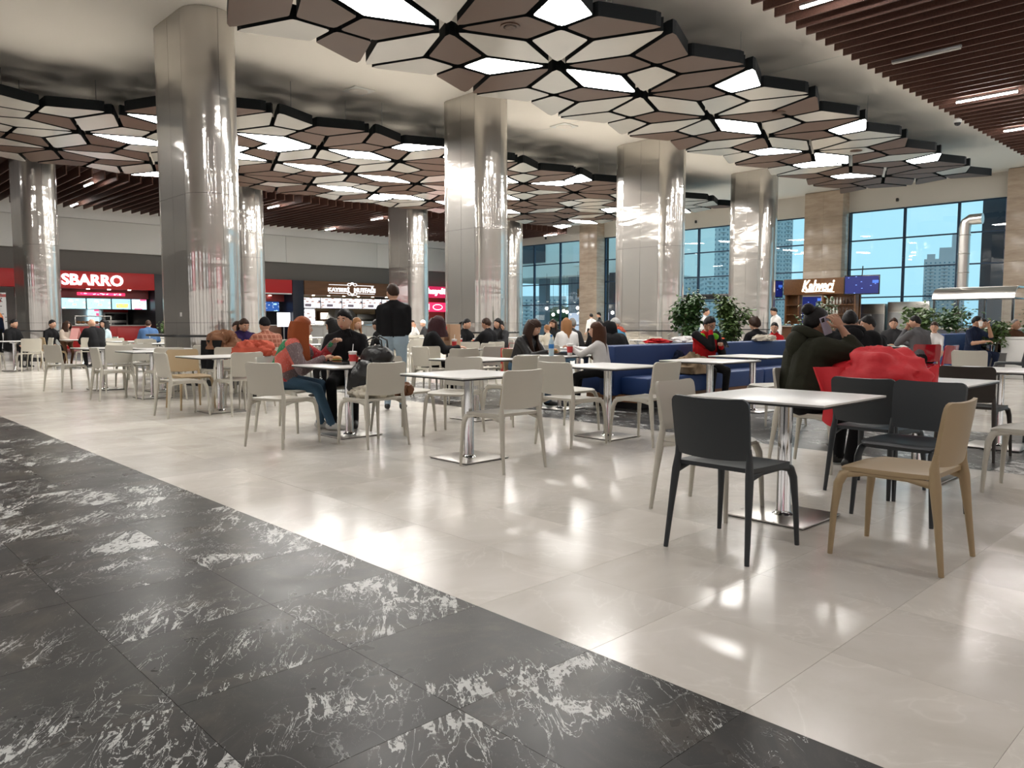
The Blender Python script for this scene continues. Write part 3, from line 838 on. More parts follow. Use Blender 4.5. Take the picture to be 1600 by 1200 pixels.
# heated display, oven and pizza boxes behind the counter
q = room('pizza_display', 'glass pizza display with stacked slices on the counter', 'display case', 11.3, -(FB + .7), zt)
MB().bbox((-.8, 0, 0), (.8, .5, .06), .01).build('base', 'brushed_steel', q)
MB().bbox((-.8, .0, .4), (.8, .5, .45), .01).build('top', 'brushed_steel', q)
for x in (-.78, .78): MB().bbox((x - .02, .02, .06), (x + .02, .06, .4), .004).build('post', 'brushed_steel', q)
mb = MB()
for k in range(7): mb.ell((-.6 + k * .2, .2, .13), (.11, .13, .07), 0, 8, 5)
mb.build('pizza_slices', 'bread', q)
q = room('pizza_oven', 'grey pizza oven against the back wall by the pier', 'oven', 13.05, -(FB + 3.2), 0)
MB().bbox((-.6, 0, 0), (.6, .7, 1.9), .015).build('body', 'brushed_steel', q)
for z in (.9, 1.35): MB().bbox((-.5, -.03, z), (.5, 0, z + .32), .008).build('door', 'black_gloss', q)
MB().bbox((-.6, -.04, 1.75), (.6, 0, 1.9), .006).build('red_trim', 'red_sign', q)
q = room('wall_cabinet', 'white wall cabinet behind the pizza counter', 'cabinet', 11.2, -(FB + 4.2), 0)
MB().bbox((-2.2, 0, 0), (2.2, .3, 1.1), .01).build('body', 'shop_tile', q)
for k in range(4): MB().bbox((-2.15 + k * 1.1, -.02, .1), (-1.1 + k * 1.1, 0, 1.0), .006).build('door', 'white_plastic', q)
MB().bbox((-1.6, .05, 1.5), (-.4, .3, 2.1), .01).build('shelf_unit', 'grey_metal', q)
q = room('wall_poster', 'white poster with pink print behind the pizza counter', 'poster', 12.45, -(FB + 4.5), 1.15)
MB().box((-.35, 0, 0), (.35, .02, .75)).build('sheet', 'menu_pink', q, 0)
q = room('pizza_banner', 'tall white banner with a pizza picture at the left picture edge', 'banner', 6.95, -39.3)
MB().box((-.55, 0, .1), (.55, .03, 2.5)).build('sheet', 'poster_print', q, 0)
pz = MB().lathe([(.40, -.01), (.42, 0.0), (.4, .012)], 28).build('pizza_picture', 'pizza_print', q, loc=(0, -.012, 1.35)); pz.rotation_euler[0] = R(90)
o = text('lettering', 'KİŞİLİK\nMENÜ', 1.0, 'black_gloss', q, (0, -.01, 2.1), (R(90), 0, 0), .004); fit(o, .85, .42)
o = text('lettering', '25', 1.0, 'black_gloss', q, (-.2, -.01, 1.83), (R(90), 0, 0), .004); fit(o, .22, .12)
for x in (-.4, .4): MB().bbox((x - .03, -.2, 0), (x + .03, .22, .1), .008).build('foot', 'black_rubber', q)
# ---- small red shop
p = sign('plain red shop sign between the steel column and the navy pier', 15.25, 21.15, 2.85, 3.58, 'red_sign')
MB().bbox((-2.9, -.04, -.07), (2.9, .1, -.003), .005).build('lower_trim', 'fascia_white', p)
p = room('header_panel', 'small dark red header panel with spot glow', 'panel', 18.2, -(FB + .5), 2.4)
MB().box((-2.9, 0, 0), (2.9, .1, .38)).build('panel_board', 'shop_red_dark', p, 0); downlight(p, 2.0, -.1, .3)
screen('small navy and white menu screen beside the navy pier, left', 19.0, 19.95, 1.85, 2.4, 'menu_blue', FB + .7)
screen('small navy menu screen beside the navy pier, right', 20.0, 20.9, 1.85, 2.4, 'menu_blue', FB + .7)
counter('brown shop counter beside the navy pier', 15.3, 21.0, FB + .7, 'shop_brown')
q = room('lit_menu_board', 'blank glowing white board standing before the navy pier', 'sign', 20.75, -(FB - .1), 0)
MB().bbox((-.38, 0, 1.0), (.38, .08, 1.78), .01).build('light_box', pm('white_glow', (0.9, 0.9, 0.9), 0.4, emit=(0.95, 0.97, 1), es=1.6), q)
MB().bbox((-.04, .02, .03), (.04, .06, 1.0), .005).build('stand_pole', 'grey_metal', q)
MB().bbox((-.3, -.1, 0), (.3, .2, .03), .008).build('stand_base', 'grey_metal', q)
# ---- kitchen shop
p = sign('brown wooden sign with lit white lettering and ornament', 21.9, 29.68, 2.79, 3.58, 'sign_wood')
cx = 24.98 - 25.79
sign_text(p, 'Kayseri'.upper().replace('I', 'İ'), 'letter_lit', cx - .88, .37, 1.4, .30, .012)
sign_text(p, 'MUTFAĞI', 'letter_lit', cx + .88, .39, 1.46, .36, .012)
mb = MB()
mb.box((-1.55, -.05, .61), (-.3, -.01, .63)); mb.box((.3, -.05, .61), (1.5, -.01, .63)); mb.box((-1.55, -.05, .13), (-.3, -.01, .15)); mb.box((.3, -.05, .13), (1.55, -.01, .15))
for sg in (-1, 1):
    pts = [(math.cos(a) * .12 + .19 * sg * 0 + sg * .2, -.03, .66 + math.sin(a) * .07) for a in [k * .5 for k in range(13)]]
    mb.tube(pts, .018, 6)
    pts = [(sg * .2 + math.cos(a) * .12, -.03, .12 + math.sin(a) * .07) for a in [k * .5 for k in range(13)]]
    mb.tube(pts, .018, 6)
mb.ell((0, -.03, .72), (.12, .03, .07)); mb.ell((0, -.03, .07), (.12, .03, .07))
mb.build('ornament', 'letter_lit', p, loc=(cx + .02, 0, 0))
for x in (-3.2, -2.2, -1.2, -.2, .8, 1.8, 2.8): downlight(p, x, .25, -.03)
G = 'white menu boards of the kitchen shop'
for k in range(5):
    a = 21.95 + k * 1.42
    screen('white lit menu board of the kitchen shop, ' + ('first', 'second', 'third', 'fourth', 'fifth')[k] + ' from the navy pier', a, a + 1.41, 2.05, 2.68, 'menu_white', FB + .45, G)
screen('tall pale screen with a purple picture beside the navy pier', 22.0, 23.1, 1.15, 2.04, 'menu_white', FB + .6)
q = room('inner_wall', 'warm tiled back wall of the kitchen shop', 'wall panel', 26.0, -(FB + 4.3), 0)
MB().box((-3.9, 0, 0), (3.7, .1, 3.4)).build('wall_board', 'warm_wall', q, 0)
for x0, x1 in ((-2.4, -.9), (-.7, .9)):
    MB().bbox((x0, -.3, 1.35), (x1, 0, 1.95), .01).build('pass_frame', 'shop_brown', q)
    MB().bbox((x0 + .1, -.34, 1.45), (x1 - .1, -.2, 1.85), .01).build('niche', 'case_glow', q)
q = room('extractor_hood', 'dark tapered extractor hood inside the kitchen shop', 'extractor hood', 26.6, -(FB + 3.4), 1.5)
MB().add([(-.9, -.5, 0), (.9, -.5, 0), (.9, .5, 0), (-.9, .5, 0), (-.6, -.2, .55), (.6, -.2, .55), (.6, .5, .55), (-.6, .5, .55)], [(0, 3, 2, 1), (4, 5, 6, 7), (0, 1, 5, 4), (1, 2, 6, 5), (2, 3, 7, 6), (3, 0, 4, 7)]).build('hood_body', 'grey_metal', q, 0)
MB().bbox((-.92, -.52, -.06), (.92, .52, 0), .01).build('rim', 'brushed_steel', q)
p, zt = counter('kitchen shop counter with a glowing glass case', 22.1, 29.6, FB + .7, 'shop_tile', 1.0)
MB().bbox((-3.5, .1, zt), (3.4, .16, zt + .05), .004).build('case_rail', 'chrome', p)
for k in range(5):
    MB().bbox((-3.4 + k * 1.36, .14, zt + .06), (-2.12 + k * 1.36, .5, zt + .26), .01).build('food_tray', 'case_glow' if k % 2 == 0 else 'brushed_steel', p)
q = room('oven_stack', 'stack of steel ovens at the back of the kitchen shop', 'oven', 28.6, -(FB + 3.7), 0)
for z in (0, .5, 1.0, 1.4): MB().bbox((-.7, 0, z + .01), (.7, .6, z + .38), .012).build('oven_unit', 'brushed_steel', q)
# ---- doner shop
p = sign('magenta lit shop sign with white script lettering, cut by the columns', 30.55, 34.6, 2.85, 3.55, 'magenta_sign')
sign_text(p, 'haydön', 'letter_lit', 31.55 - 32.57, .35, 2.0, .5, .03)
p = room('header_panel', 'red printed header panel inside the doner shop', 'panel', 32.2, -(FB + .6), 1.95)
MB().box((-1.6, 0, 0), (2.0, .1, .6)).build('panel_board', 'red_strip', p, 0)
MB().bbox((-1.2, -.02, .12), (-.75, 0, .5), .02).build('white_print', 'letter_lit', p)
MB().ell((-.05, -.01, .3), (.42, .015, .2), 0, 20, 8).build('oval_print', 'letter_lit', p)
MB().ell((-.05, -.02, .3), (.36, .015, .15), 0, 20, 8).build('oval_print_core', 'red_strip', p)
q = room('inner_wall', 'warm brown back wall of the doner shop', 'wall panel', 32.5, -(FB + 3), 0)
MB().box((-2, 0, 0), (2.2, .1, 3.4)).build('wall_board', 'warm_wall', q, 0); downlight(q, -.4, -.5, 3.0)
counter('doner shop counter at the far end of the shop row', 30.6, 34.4, FB + .7, 'shop_brown')

# ================================================================ lit shop fronts behind the viewer (seen mirrored in the steel columns)
pm('shop_glow', (0.8, 0.8, 0.8), 0.5, emit=(1.0, 0.95, 0.9), es=0.5)
def opposite_front(label, along, pos, width, signmat, k):
    """along 's' = on wall_right (b = B0), along 'b' = on wall_behind (s = S0)"""
    if along == 's': p = room('lit_shop_front', label, 'shop front', pos, -(B0 + .02), 0, 180)
    else: p = room('lit_shop_front', label, 'shop front', S0 + .02, -pos, 0, 90)
    h = width / 2
    MB().bbox((-h, -.3, 3.0), (h, 0, 3.9), .02).build('sign_panel', signmat, p)
    MB().bbox((-h * .5, -.34, 3.25), (h * .5, -.3, 3.65), .01).build('sign_glow', 'letter_lit', p)
    for x in (-h, h - .2): MB().bbox((x, -.3, 0), (x + .2, 0, 3.0), .01).build('pier', 'fascia_dark', p)
    n = 3; st = (width - .4) / n
    for q in range(n):
        x0 = -h + .2 + q * st
        MB().box((x0 + .03, -.1, .25), (x0 + st - .03, -.06, 2.95)).build('display_window', 'shop_glow', p, 0)
        MB().bbox((x0, -.12, 0), (x0 + st, -.02, .25), .005).build('stall_riser', 'fascia_dark', p)
k = 0
cyc = ['red_sign', 'fascia_white', 'magenta_sign', 'frame_dark', 'sign_wood']
for q in range(7):
    opposite_front(('first', 'second', 'third', 'fourth', 'fifth', 'sixth', 'seventh')[q] + ' lit shop front along the walkway behind the viewer', 's', -6.5 + q * 5.4, 5.2, cyc[q % 5], q)
for q in range(8):
    opposite_front(('first', 'second', 'third', 'fourth', 'fifth', 'sixth', 'seventh', 'eighth')[q] + ' lit shop front on the far wall behind the viewer', 'b', -5.5 + q * 5.6, 5.4, cyc[(q + 2) % 5], q)
# ================================================================ outside: towers, side building, lights
pm('tower_wall', (0.62, 0.63, 0.64), 0.8, var=0.06, vscale=0.2)
pm('tower_pink', (0.62, 0.53, 0.53), 0.8, var=0.05, vscale=0.2)
pm('tower_glass', (0.2, 0.26, 0.31), 0.15)
pm('outside_ground', (0.16, 0.17, 0.16), 0.9)
pm('outside_dark', (0.025, 0.03, 0.045), 0.4)
g = MB().box((-600, 0, -8.4), (900, 1400, -8)).build('ground_outside', 'outside_ground', None, 0); struct(g)
g.location = (60, 62, 0)
def tower(label, x, y, wx, wy, h, mat, floors, colsn, top=None, rz=0):
    p = thing('apartment_tower', label, 'building', (x, y, -8), rz)
    MB().box((-wx / 2, 0, 0), (wx / 2, wy, h)).build('tower_body', mat, p, 0)
    if top:
        for (a, b, z0, z1) in top: MB().box((a, .5, h + z0), (b, wy - .5, h + z1)).build('roof_block', mat, p, 0)
    mb = MB(); bl = MB()
    fh = (h - 4) / floors; cw = wx / colsn
    for f in range(floors):
        for c in range(colsn):
            x0 = -wx / 2 + c * cw
            mb.box((x0 + cw * .32, -.06, 2 + f * fh + fh * .35), (x0 + cw * .68, .1, 2 + f * fh + fh * .75))
            if c % 3 == 1: bl.box((x0 - cw * .1, -1.1, 2 + f * fh), (x0 + cw * 1.1, 0, 2 + f * fh + fh * .28))
        for c in range(int(colsn * wy / wx)):
            y0 = c * cw
            mb.box((-wx / 2 - .06, y0 + cw * .3, 2 + f * fh + fh * .3), (-wx / 2 + .1, y0 + cw * .7, 2 + f * fh + fh * .78))
    o = mb.build('window_grid', 'tower_glass', p, 0); o['kind'] = 'stuff'
    o = bl.build('balconies', mat, p, 0); o['kind'] = 'stuff'
def bearing(px, d): return ((px - 800) / F_PX * d, d)
x, y = bearing(1079, 540); tower('tall pale apartment tower left in the window between two columns', x, y, 20, 24, 160, 'tower_wall', 52, 8, rz=R(-8))
x, y = bearing(1117, 480); tower('tall apartment tower with stacked balconies right in the tower window', x, y, 15, 24, 150, 'tower_wall', 49, 6, rz=R(-8))
x, y = bearing(1219, 560); tower('slim distant tower beside the fourth steel column', x, y, 13, 22, 130, 'tower_wall', 43, 6, rz=R(-10))
x, y = bearing(1470, 640); tower('pinkish stepped apartment block in the wide window', x, y, 30, 24, 62, 'tower_pink', 20, 9, [(-4, 15, 0, 9), (5, 15, 9, 20), (-13, -7, 0, 4)], rz=R(-28))
x, y = bearing(1578, 600); tower('pale apartment block at the right end of the wide window', x, y, 20, 24, 62, 'tower_pink', 20, 7, rz=R(-30))
x, y = bearing(848, 600); tower('low distant block seen through the far dark window', x, y, 36, 24, 30, 'tower_wall', 9, 10)
# wing of the building beyond the wide window and dark canopy beyond the far window
p = room('outside_wing', 'dark panelled wing of the building outside the wide window', 'building', 39, -9.6, -2)
MB().box((0, -.9, 0), (6, 1.0, 11)).build('wing_wall', 'outside_dark', p, 0)
for k in range(3):
    MB().bbox((-.1, -.85, 5.4 + k * 1.1), (0, .1, 6.4 + k * 1.1), .02).build('wall_panel', pm('wing_panel', (0.16, 0.14, 0.19), 0.5), p)
p = room('outside_hall', 'pale concrete entrance hall seen through the far dark window', 'building', 41, -33, 0)
MB().box((0, -1.6, 4.55), (10, 14, 8.2)).build('upper_wall', 'fascia_grey', p, 0)
MB().box((-.12, 0.6, 5.2), (0, 3.4, 6.6)).build('lit_recess', 'fascia_white', p, 0)
MB().box((-.1, 6.2, 5.6), (0, 9, 8)).build('dark_panel', 'outside_dark', p, 0)
for y_ in (1.2, 4.6, 7.6): MB().bbox((1.5, y_, -1), (2.0, y_ + .7, 4.55), .02).build('post', pm('post_blue', (0.16, 0.2, 0.24), 0.5), p)
MB().box((-.2, -1.6, -1), (0.0, 0.1, 4.55)).build('side_wall', 'outside_dark', p, 0)
MB().bbox((-.6, .2, 0), (.3, 3.4, 1.9), .05).build('lit_stand', pm('stand_white', (0.7, 0.66, 0.74), 0.5, emit=(0.9, 0.85, 1), es=0.35), p)
MB().box((-1, -1.6, -.3), (12, 14, -.1)).build('forecourt', 'outside_ground', p, 0)
for k, (x_, y_) in enumerate(((16, 5), (18, 8), (15, 2.5), (19, 10.5))):
    q = room('outside_tree', ('round', 'broad', 'low', 'tall')[k] + ' dark tree outside the far dark window', 'tree', 52 + x_ * 1.6 - 16, -38 - y_ * 2.2, -1)
    MB().tube([(0, 0, 0), (0, .05, 1.6)], [.15, .1], 8).build('trunk', 'bark_out' if False else pm('bark_out', (0.1, 0.07, 0.05), 0.8), q)
    MB().ell((0, 0, 2.6), (1.9, 1.9, 1.5), 0, 30, 20, None, lambda d: 1 + .28 * noise.noise(d * 4 + Vector((k * 3.0, 0, 0))) + .15 * noise.noise(d * 11)).build('crown', pm('crown_out', (0.05, 0.075, 0.03), 0.8, bump=0.6, bscale=8), q)
q = thing('shop_sign', 'warm lit sign outside, at the stone pier', 'sign', W(40.3, -34.2, 3.25), AX - R(90))
MB().bbox((-1.3, 0, -.3), (1.3, .1, .3), .01).build('sign_panel', 'sign_wood', q)
o = text('lettering', 'QUART', 1.0, 'letter_warm', q, (0, -.03, 0), (R(90), 0, 0), .02); fit(o, 2.0, .36)
for k in range(14):
    q = room('globe_lamp', 'one of the small glowing globe lamps outside the far dark window', 'lamp', 40.5, -(35.6 + (k % 7) * .5 + rng.uniform(-.2, .2)) + (0 if k < 7 else 2.9), 2.0 + rng.uniform(-.25, .35), group='globe lamps beyond the far window')
    MB().ell((0, 0, 0), (.11, .11, .11), 0, 10, 6).build('globe', 'spot_glow', q)
    MB().tube([(0, 0, .1), (0, 0, 2.5)], .01, 5).build('cable', 'black_rubber', q)

# ================================================================ coffee kiosk, grill kiosk and back equipment near the wide window
p = room('coffee_kiosk', 'brown wooden coffee kiosk canopy with bottle shelves before the stone pier', 'kiosk', 30.5, -13.45, 0)
MB().bbox((-.6, -1.15, 2.32), (.9, 1.75, 2.95), .02).build('canopy', 'sign_wood', p)
o = text('lettering', 'Kahveci', 1.0, 'letter_warm', p, (-.63, .3, 2.66), (R(90), 0, R(-90)), .02, shear=.35, bold=.02); fit(o, 1.3, .46)
mb = MB(); mb.tube([(-.63, .95, 2.5), (-.63, .8, 2.42), (-.63, .2, 2.44), (-.63, -.35, 2.4)], .018, 6); mb.build('underline', 'letter_warm', p)
for b0, b1 in ((-1.1, .15), (1.15, 1.7)):
    MB().bbox((-.2, b0, 1.15), (-.14, b1, 2.32), .01).build('shelf_back', 'sign_wood', p)
    for b_ in (b0, b1): MB().bbox((-.5, b_ - .03, 1.15), (-.2, b_ + .03, 2.32), .008).build('shelf_side', 'sign_wood', p)
    for z in (1.15, 1.52, 1.9): MB().bbox((-.5, b0, z), (-.2, b1, z + .03), .006).build('shelf', 'sign_wood', p)
MB().bbox((-.35, .3, 1.2), (-.3, 1.05, 2.25), .01).build('menu_display', 'screen_navy', p)
for b_ in (-1.05, 1.65): MB().bbox((.0, b_ - .05, 0), (.1, b_ + .05, 2.32), .01).build('post', 'sign_wood', p)
MB().bbox((-1.0, -1.6, 0), (-.4, 2.1, 1.05), .02).build('bar_counter', 'shop_brown', p)
MB().bbox((-1.1, -1.7, 1.05), (-.35, 2.2, 1.1), .01).build('bar_top', 'counter_top', p)
pm('bottle_pale', (0.6, 0.6, 0.55), 0.2); pm('bottle_dark', (0.06, 0.03, 0.02), 0.15)
bme = [MB().lathe([(.035, 0), (.04, .02), (.04, .15), (.015, .2), (.014, .26)], 10).mesh('bottle', [m]) for m in ('bottle_pale', 'bottle_dark')]
n_ = 0
for zi, z in enumerate((1.18, 1.55, 1.93)):
    for k in range(9):
        o = link('bottle', bme[0 if k > 3 + zi % 2 else 1], None, W(30.16, -13.45 - (-1.0 + k * .13), z), AX)
        tag(o, ('first', 'second', 'third', 'fourth', 'fifth', 'sixth', 'seventh', 'eighth', 'ninth')[8 - k] + (' bottle, pale,' if k > 3 + zi % 2 else ' bottle, dark,') + ' from the left on the ' + ('lowest', 'middle', 'top')[zi] + ' coffee kiosk shelf', 'bottle', 'bottles on the coffee kiosk shelves')
def tv(label, s_, t_, z, turn):
    p = room('hanging_screen', label, 'screen', s_, t_, z, turn)
    MB().bbox((-.03, -.62, -.36), (.03, .62, .36), .01).build('casing', 'black_gloss', p)
    MB().box((-.036, -.58, -.32), (-.03, .58, .32)).build('display', 'screen_navy', p, 0)
    MB().tube([(0, 0, .3), (.1, 0, .7)], .02, 6).build('bracket', 'black_rubber', p)
tv('dark blue screen hung at the right of the coffee kiosk sign', 29.6, -11.95, 2.62, 12)
tv('dark screen seen edge-on at the left of the coffee kiosk sign', 29.9, -15.75, 2.6, 70)
for t_, w_, h_, lb in ((-12.3, .5, 1.6, 'smaller grey steel fridge beside the coffee kiosk'), (-10.95, .75, 1.66, 'larger grey two-door steel fridge behind the seated men')):
    p = room('steel_fridge', lb, 'fridge', 31.5, t_, .35)
    MB().bbox((0, -w_, -.35), (.8, w_, h_), .015).build('body', 'brushed_steel', p)
    for q_ in ((-w_ + .02, -.01), (.01, w_ - .02)):
        MB().bbox((-.03, q_[0], -.2), (0, q_[1], h_ - .4), .008).build('door', 'grey_metal', p)
    MB().bbox((-.03, -w_ + .02, h_ - .36), (0, w_ - .02, h_ - .02), .008).build('head_panel', 'brushed_steel', p)
p = room('grill_kiosk', 'grill kiosk with a curved steel hood and glass sides before the wide window', 'kiosk', 27.8, -7.55, 0)
def hoodp(u, v): a = u * math.pi * .5; return (-.7 + .5 * (1 - math.cos(a)), -1.15 + 2.3 * v, 1.95 + .36 * math.sin(a))
MB().shell(8, 4, hoodp, .02).build('hood_front', 'brushed_steel', p)
MB().bbox((-.22, -1.15, 2.27), (.7, 1.15, 2.33), .01).build('hood_top', 'brushed_steel', p)
MB().bbox((-.7, -1.15, 1.93), (.7, 1.15, 1.97), .005).build('hood_rim', 'black_gloss', p)
for y_ in (-1.1, -.35, .4, 1.1): MB().bbox((-.68, y_ - .03, 1.0), (-.62, y_ + .03, 1.93), .006).build('post', 'black_gloss', p)
for y0, y1 in ((-1.06, -.39), (-.31, .36), (.44, 1.06)): MB().box((-.66, y0, 1.06), (-.65, y1, 1.93)).build('glass_side', 'window_glass', p, 0)
MB().bbox((-.75, -1.3, 0), (.75, 1.3, 1.0), .02).build('counter_body', 'outside_dark', p)
MB().bbox((-.8, -1.35, 1.0), (.8, 1.35, 1.05), .01).build('counter_top', 'counter_top', p)
MB().tube([(.2, .55, 2.3), (.2, .55, 4.25), (.2, .51, 4.42), (.2, .4, 4.5), (.2, .05, 4.5)], .17, 16).build('exhaust_duct', 'brushed_steel', p)
for z in (2.8, 3.4, 4.0): MB().lathe([(.175, 0), (.19, .015), (.175, .03)], 16, (.2, .55, z)).build('duct_band', 'brushed_steel', p)
# ================================================================ chairs
def rr_clamp(x, z, w_, h0, h1, r):
    """squeeze a rectangle's upper corners to a radius"""
    ax = abs(x)
    if ax > w_ - r and z > h1 - r:
        dx, dz = (ax - (w_ - r)) / r, (z - (h1 - r)) / r
        m, l = max(dx, dz), math.hypot(dx, dz)
        if l > 1e-6: dx, dz = dx * m / l, dz * m / l
        ax = w_ - r + dx * r; z = h1 - r + dz * r
    return math.copysign(ax, x), z
def chair_meshes(mat):
    D = {}
    def back(u, v):
        y = (u * 2 - 1); z = .515 + v * .305
        w_ = .212 + .012 * v
        yy, z = rr_clamp(y * w_, z, w_, .515, .82, .05)
        z += .012 * (abs(yy) / w_) ** 3 * v - .006 * v
        z += -.012 * (1 - (yy / w_) ** 2) * (1 - v)
        x = -.205 - .055 * ((z - .45) / .37) - .028 * (1 - (yy / w_) ** 2)
        return (x, yy, z)
    D['backrest'] = [MB().shell(15, 11, lambda u, v: back(1 - u, v), lambda u, v: .018 + .008 * (1 - v)).mesh('backrest', [mat], 55)]
    def seat(u, v):
        x = -.215 + u * .455; y = (v * 2 - 1)
        w_ = .215 + .012 * math.sin(u * math.pi)
        ax = x
        r = .07
        if x > .24 - r and abs(y * w_) > w_ - r:
            dx, dy = (x - (.24 - r)) / r, (abs(y * w_) - (w_ - r)) / r
            m, l = max(dx, dy), math.hypot(dx, dy)
            ax = .24 - r + dx * m / l * r; yy = math.copysign(w_ - r + dy * m / l * r, y)
        else: yy = y * w_
        z = .452 - .012 * (1 - (yy / w_) ** 2) * math.sin(min(1, u * 1.15) * math.pi) - .012 * max(0, u - .85) / .15 + .006 * (1 - u)
        return (ax, yy, z)
    D['seat'] = [MB().shell(13, 11, seat, .022).mesh('seat', [mat], 55)]
    rim = []
    legs = []
    for sg in (1, -1):
        # rear leg runs up into the back rest's side
        legs.append(MB().rtube([(-.275, sg * .238, 0), (-.25, sg * .226, .22), (-.226, sg * .214, .42), (-.216, sg * .207, .5), (-.222, sg * .207, .57)],
                               [(.0115, .012), (.015, .017), (.019, .026), (.016, .021), (.010, .012)], up=(1, 0, 0)).mesh('leg', [mat], 55))
        legs.append(MB().rtube([(.255, sg * .236, 0), (.246, sg * .226, .22), (.232, sg * .216, .37), (.212, sg * .208, .418), (.17, sg * .2, .44)],
                               [(.0115, .012), (.015, .016), (.019, .022), (.02, .024), (.014, .012)], up=(1, 0, 0)).mesh('leg', [mat], 55))
    D['leg'] = legs
    ap = []
    for sg in (1, -1):
        ap.append(MB().rtube([(-.222, sg * .208, .42), (-.1, sg * .212, .437), (.1, sg * .212, .437), (.215, sg * .207, .42)], [(.011, .02), (.011, .012), (.011, .012), (.011, .02)]).mesh('side_rail', [mat], 55))
    D['side_rail'] = ap
    return D
CH = {}
COLN = {'greige': 'pale greige', 'tan': 'tan', 'dark': 'dark grey', 'brown': 'dark brown', 'red': 'glossy red'}
def chair(s_, t_, face, colr, where, label=None, jit=0.0):
    mk = 'chair_' + colr
    if mk not in CH: CH[mk] = chair_meshes(mk)
    lab = label or f'{COLN[colr]} plastic chair {where}'
    p = room('plastic_chair', lab, 'chair', s_, t_, 0, face + jit, group='stacking plastic chairs of the food court')
    for k, ms in CH[mk].items():
        for me in ms: link(k, me, p)
    return p
# ================================================================ tables
TBM = None
def table(s_, t_, label, size=.86, turn=0.0):
    global TBM
    if TBM is None:
        h = size / 2
        tp = MB(); tp.bbox((-h, -h, .738), (h, h, .75), .003); top = tp.mesh('tabletop', ['tabletop_white'])
        eg = MB(); eg.bbox((-h + .002, -h + .002, .726), (h - .002, h - .002, .738), .003); edge = eg.mesh('under_board', ['black_rubber'])
        pole = MB().lathe([(.075, .012), (.05, .025), (.043, .04), (.043, .69), (.1, .70), (.1, .726)], 20).mesh('pole', ['chrome'])
        base = MB().bbox((-.25, -.25, .006), (.25, .25, .016), .004).mesh('base_plate', ['brushed_steel'])
        bb = MB().bbox((-.243, -.243, 0), (.243, .243, .006), .002).mesh('base_pad', ['black_rubber'])
        TBM = (('tabletop', top), ('under_board', edge), ('pole', pole), ('base_plate', base), ('base_pad', bb))
    p = room('cafe_table', label, 'table', s_, t_, 0, turn, group='square pedestal tables of the food court')
    for k, me in TBM: link(k, me, p)
    return p
U_, V_, NU, NV = 0, -90, 180, 90       # facing: along +s, +t, -s, -t
table(4.48, -2.24, 'nearest white square table, bare, on a chrome pedestal')
chair(3.68, -2.12, U_, 'dark', 'in front of the nearest table, its back to the viewer')
chair(4.15, -1.44, NV, 'tan', 'at the right of the nearest table, turned sideways')
chair(4.3, -2.66, V_, 'greige', 'half hidden behind the nearest dark chair', jit=2)
chair(5.08, -1.72, NU, 'dark', 'behind the tan chair, facing the nearest table', jit=-3)
table(6.42, -2.12, 'white table with a red coat heaped on it')
chair(5.66, -2.14, U_, 'dark', 'right below the red coat, its back to the viewer', jit=-2)
chair(6.22, -2.86, V_, 'greige', 'under the woman with the phone')
chair(6.35, -1.33, NV, 'greige', 'cut by the right picture edge')
table(8.5, -2.1, 'white table at the right edge behind the dark brown chair')
chair(7.75, -2.1, U_, 'brown', 'behind the red coat table, its back to the viewer')
chair(9.25, -1.75, NU, 'dark', 'at the right edge behind its table')
chair(8.45, -1.35, NV, 'tan', 'at the right edge showing only its legs')
table(4.42, -5.15, 'bare white table left of the middle of the picture')
chair(4.36, -4.66, NV, 'greige', 'right of the bare middle table, seen from behind')
table(6.33, -5.14, 'bare white table in front of the blue banquette')
chair(5.7, -5.08, U_, 'greige', 'with its back to the viewer before the banquette table')
chair(6.28, -4.62, NV, 'greige', 'at the right of the banquette table')
chair(6.42, -5.78, V_, 'greige', 'half hidden left of the banquette table')
table(6.35, -7.24, 'white table behind the bare middle table')
chair(5.02, -6.95, V_, 'greige', 'between the burger table and the standing man', jit=8)
chair(5.28, -6.4, NU + 25, 'greige', 'turned askew behind the bare middle table')
chair(6.35, -6.62, NV, 'greige', 'with its back to the leather-jacket woman\'s table')
table(4.43, -7.12, 'white table with burgers and a handbag')
chair(4.26, -6.42, NV, 'greige', 'with a beige coat on its seat at the burger table')
chair(3.62, -7.02, 20, 'greige', 'nearest at the burger table, its back to the viewer')
chair(4.15, -7.92, -60, 'greige', 'under the red-haired woman')
chair(4.92, -7.95, -118, 'greige', 'under the smiling man in black')
table(4.38, -10.25, 'bare white table left of the burger table')
chair(3.82, -10.12, U_, 'greige', 'nearest at the bare table left of the burger table')
chair(4.43, -9.82, NV, 'greige', 'at the right of the bare table left of the burger table', jit=4)
chair(4.25, -10.95, V_, 'tan', 'behind the bare table left of the burger table')
chair(4.95, -10.6, NU, 'greige', 'carrying an orange-red coat on its back')
table(4.43, -12.93, 'bare white table third from the left picture edge')
chair(3.85, -12.98, U_, 'greige', 'nearest at the third table from the left edge')
chair(4.4, -12.38, NV, 'greige', 'at the right of the third table from the left edge')
chair(5.05, -12.9, NU, 'greige', 'behind the third table from the left edge')
chair(5.2, -12.1, NV, 'greige', 'heaped with a brown and black coat')
table(4.35, -15.15, 'bare white table second from the left picture edge')
chair(3.78, -15.3, 22, 'greige', 'standing alone before the second table from the left edge')
chair(4.35, -14.55, NV, 'greige', 'at the right of the second table from the left edge')
chair(4.9, -15.3, NU, 'greige', 'behind the second table from the left edge')
table(4.4, -22.4, 'white table cut by the left picture edge')
chair(4.6, -21.85, NV, 'greige', 'at the right of the table at the left edge')
chair(4.0, -23.0, U_, 'greige', 'cut by the left picture edge')
chair(5.0, -22.6, NU, 'greige', 'behind the table at the left edge')
table(6.1, -23.1, 'white table with a pink menu card, by the child in beige')
chair(6.05, -22.4, NV, 'greige', 'under the bald man in black')
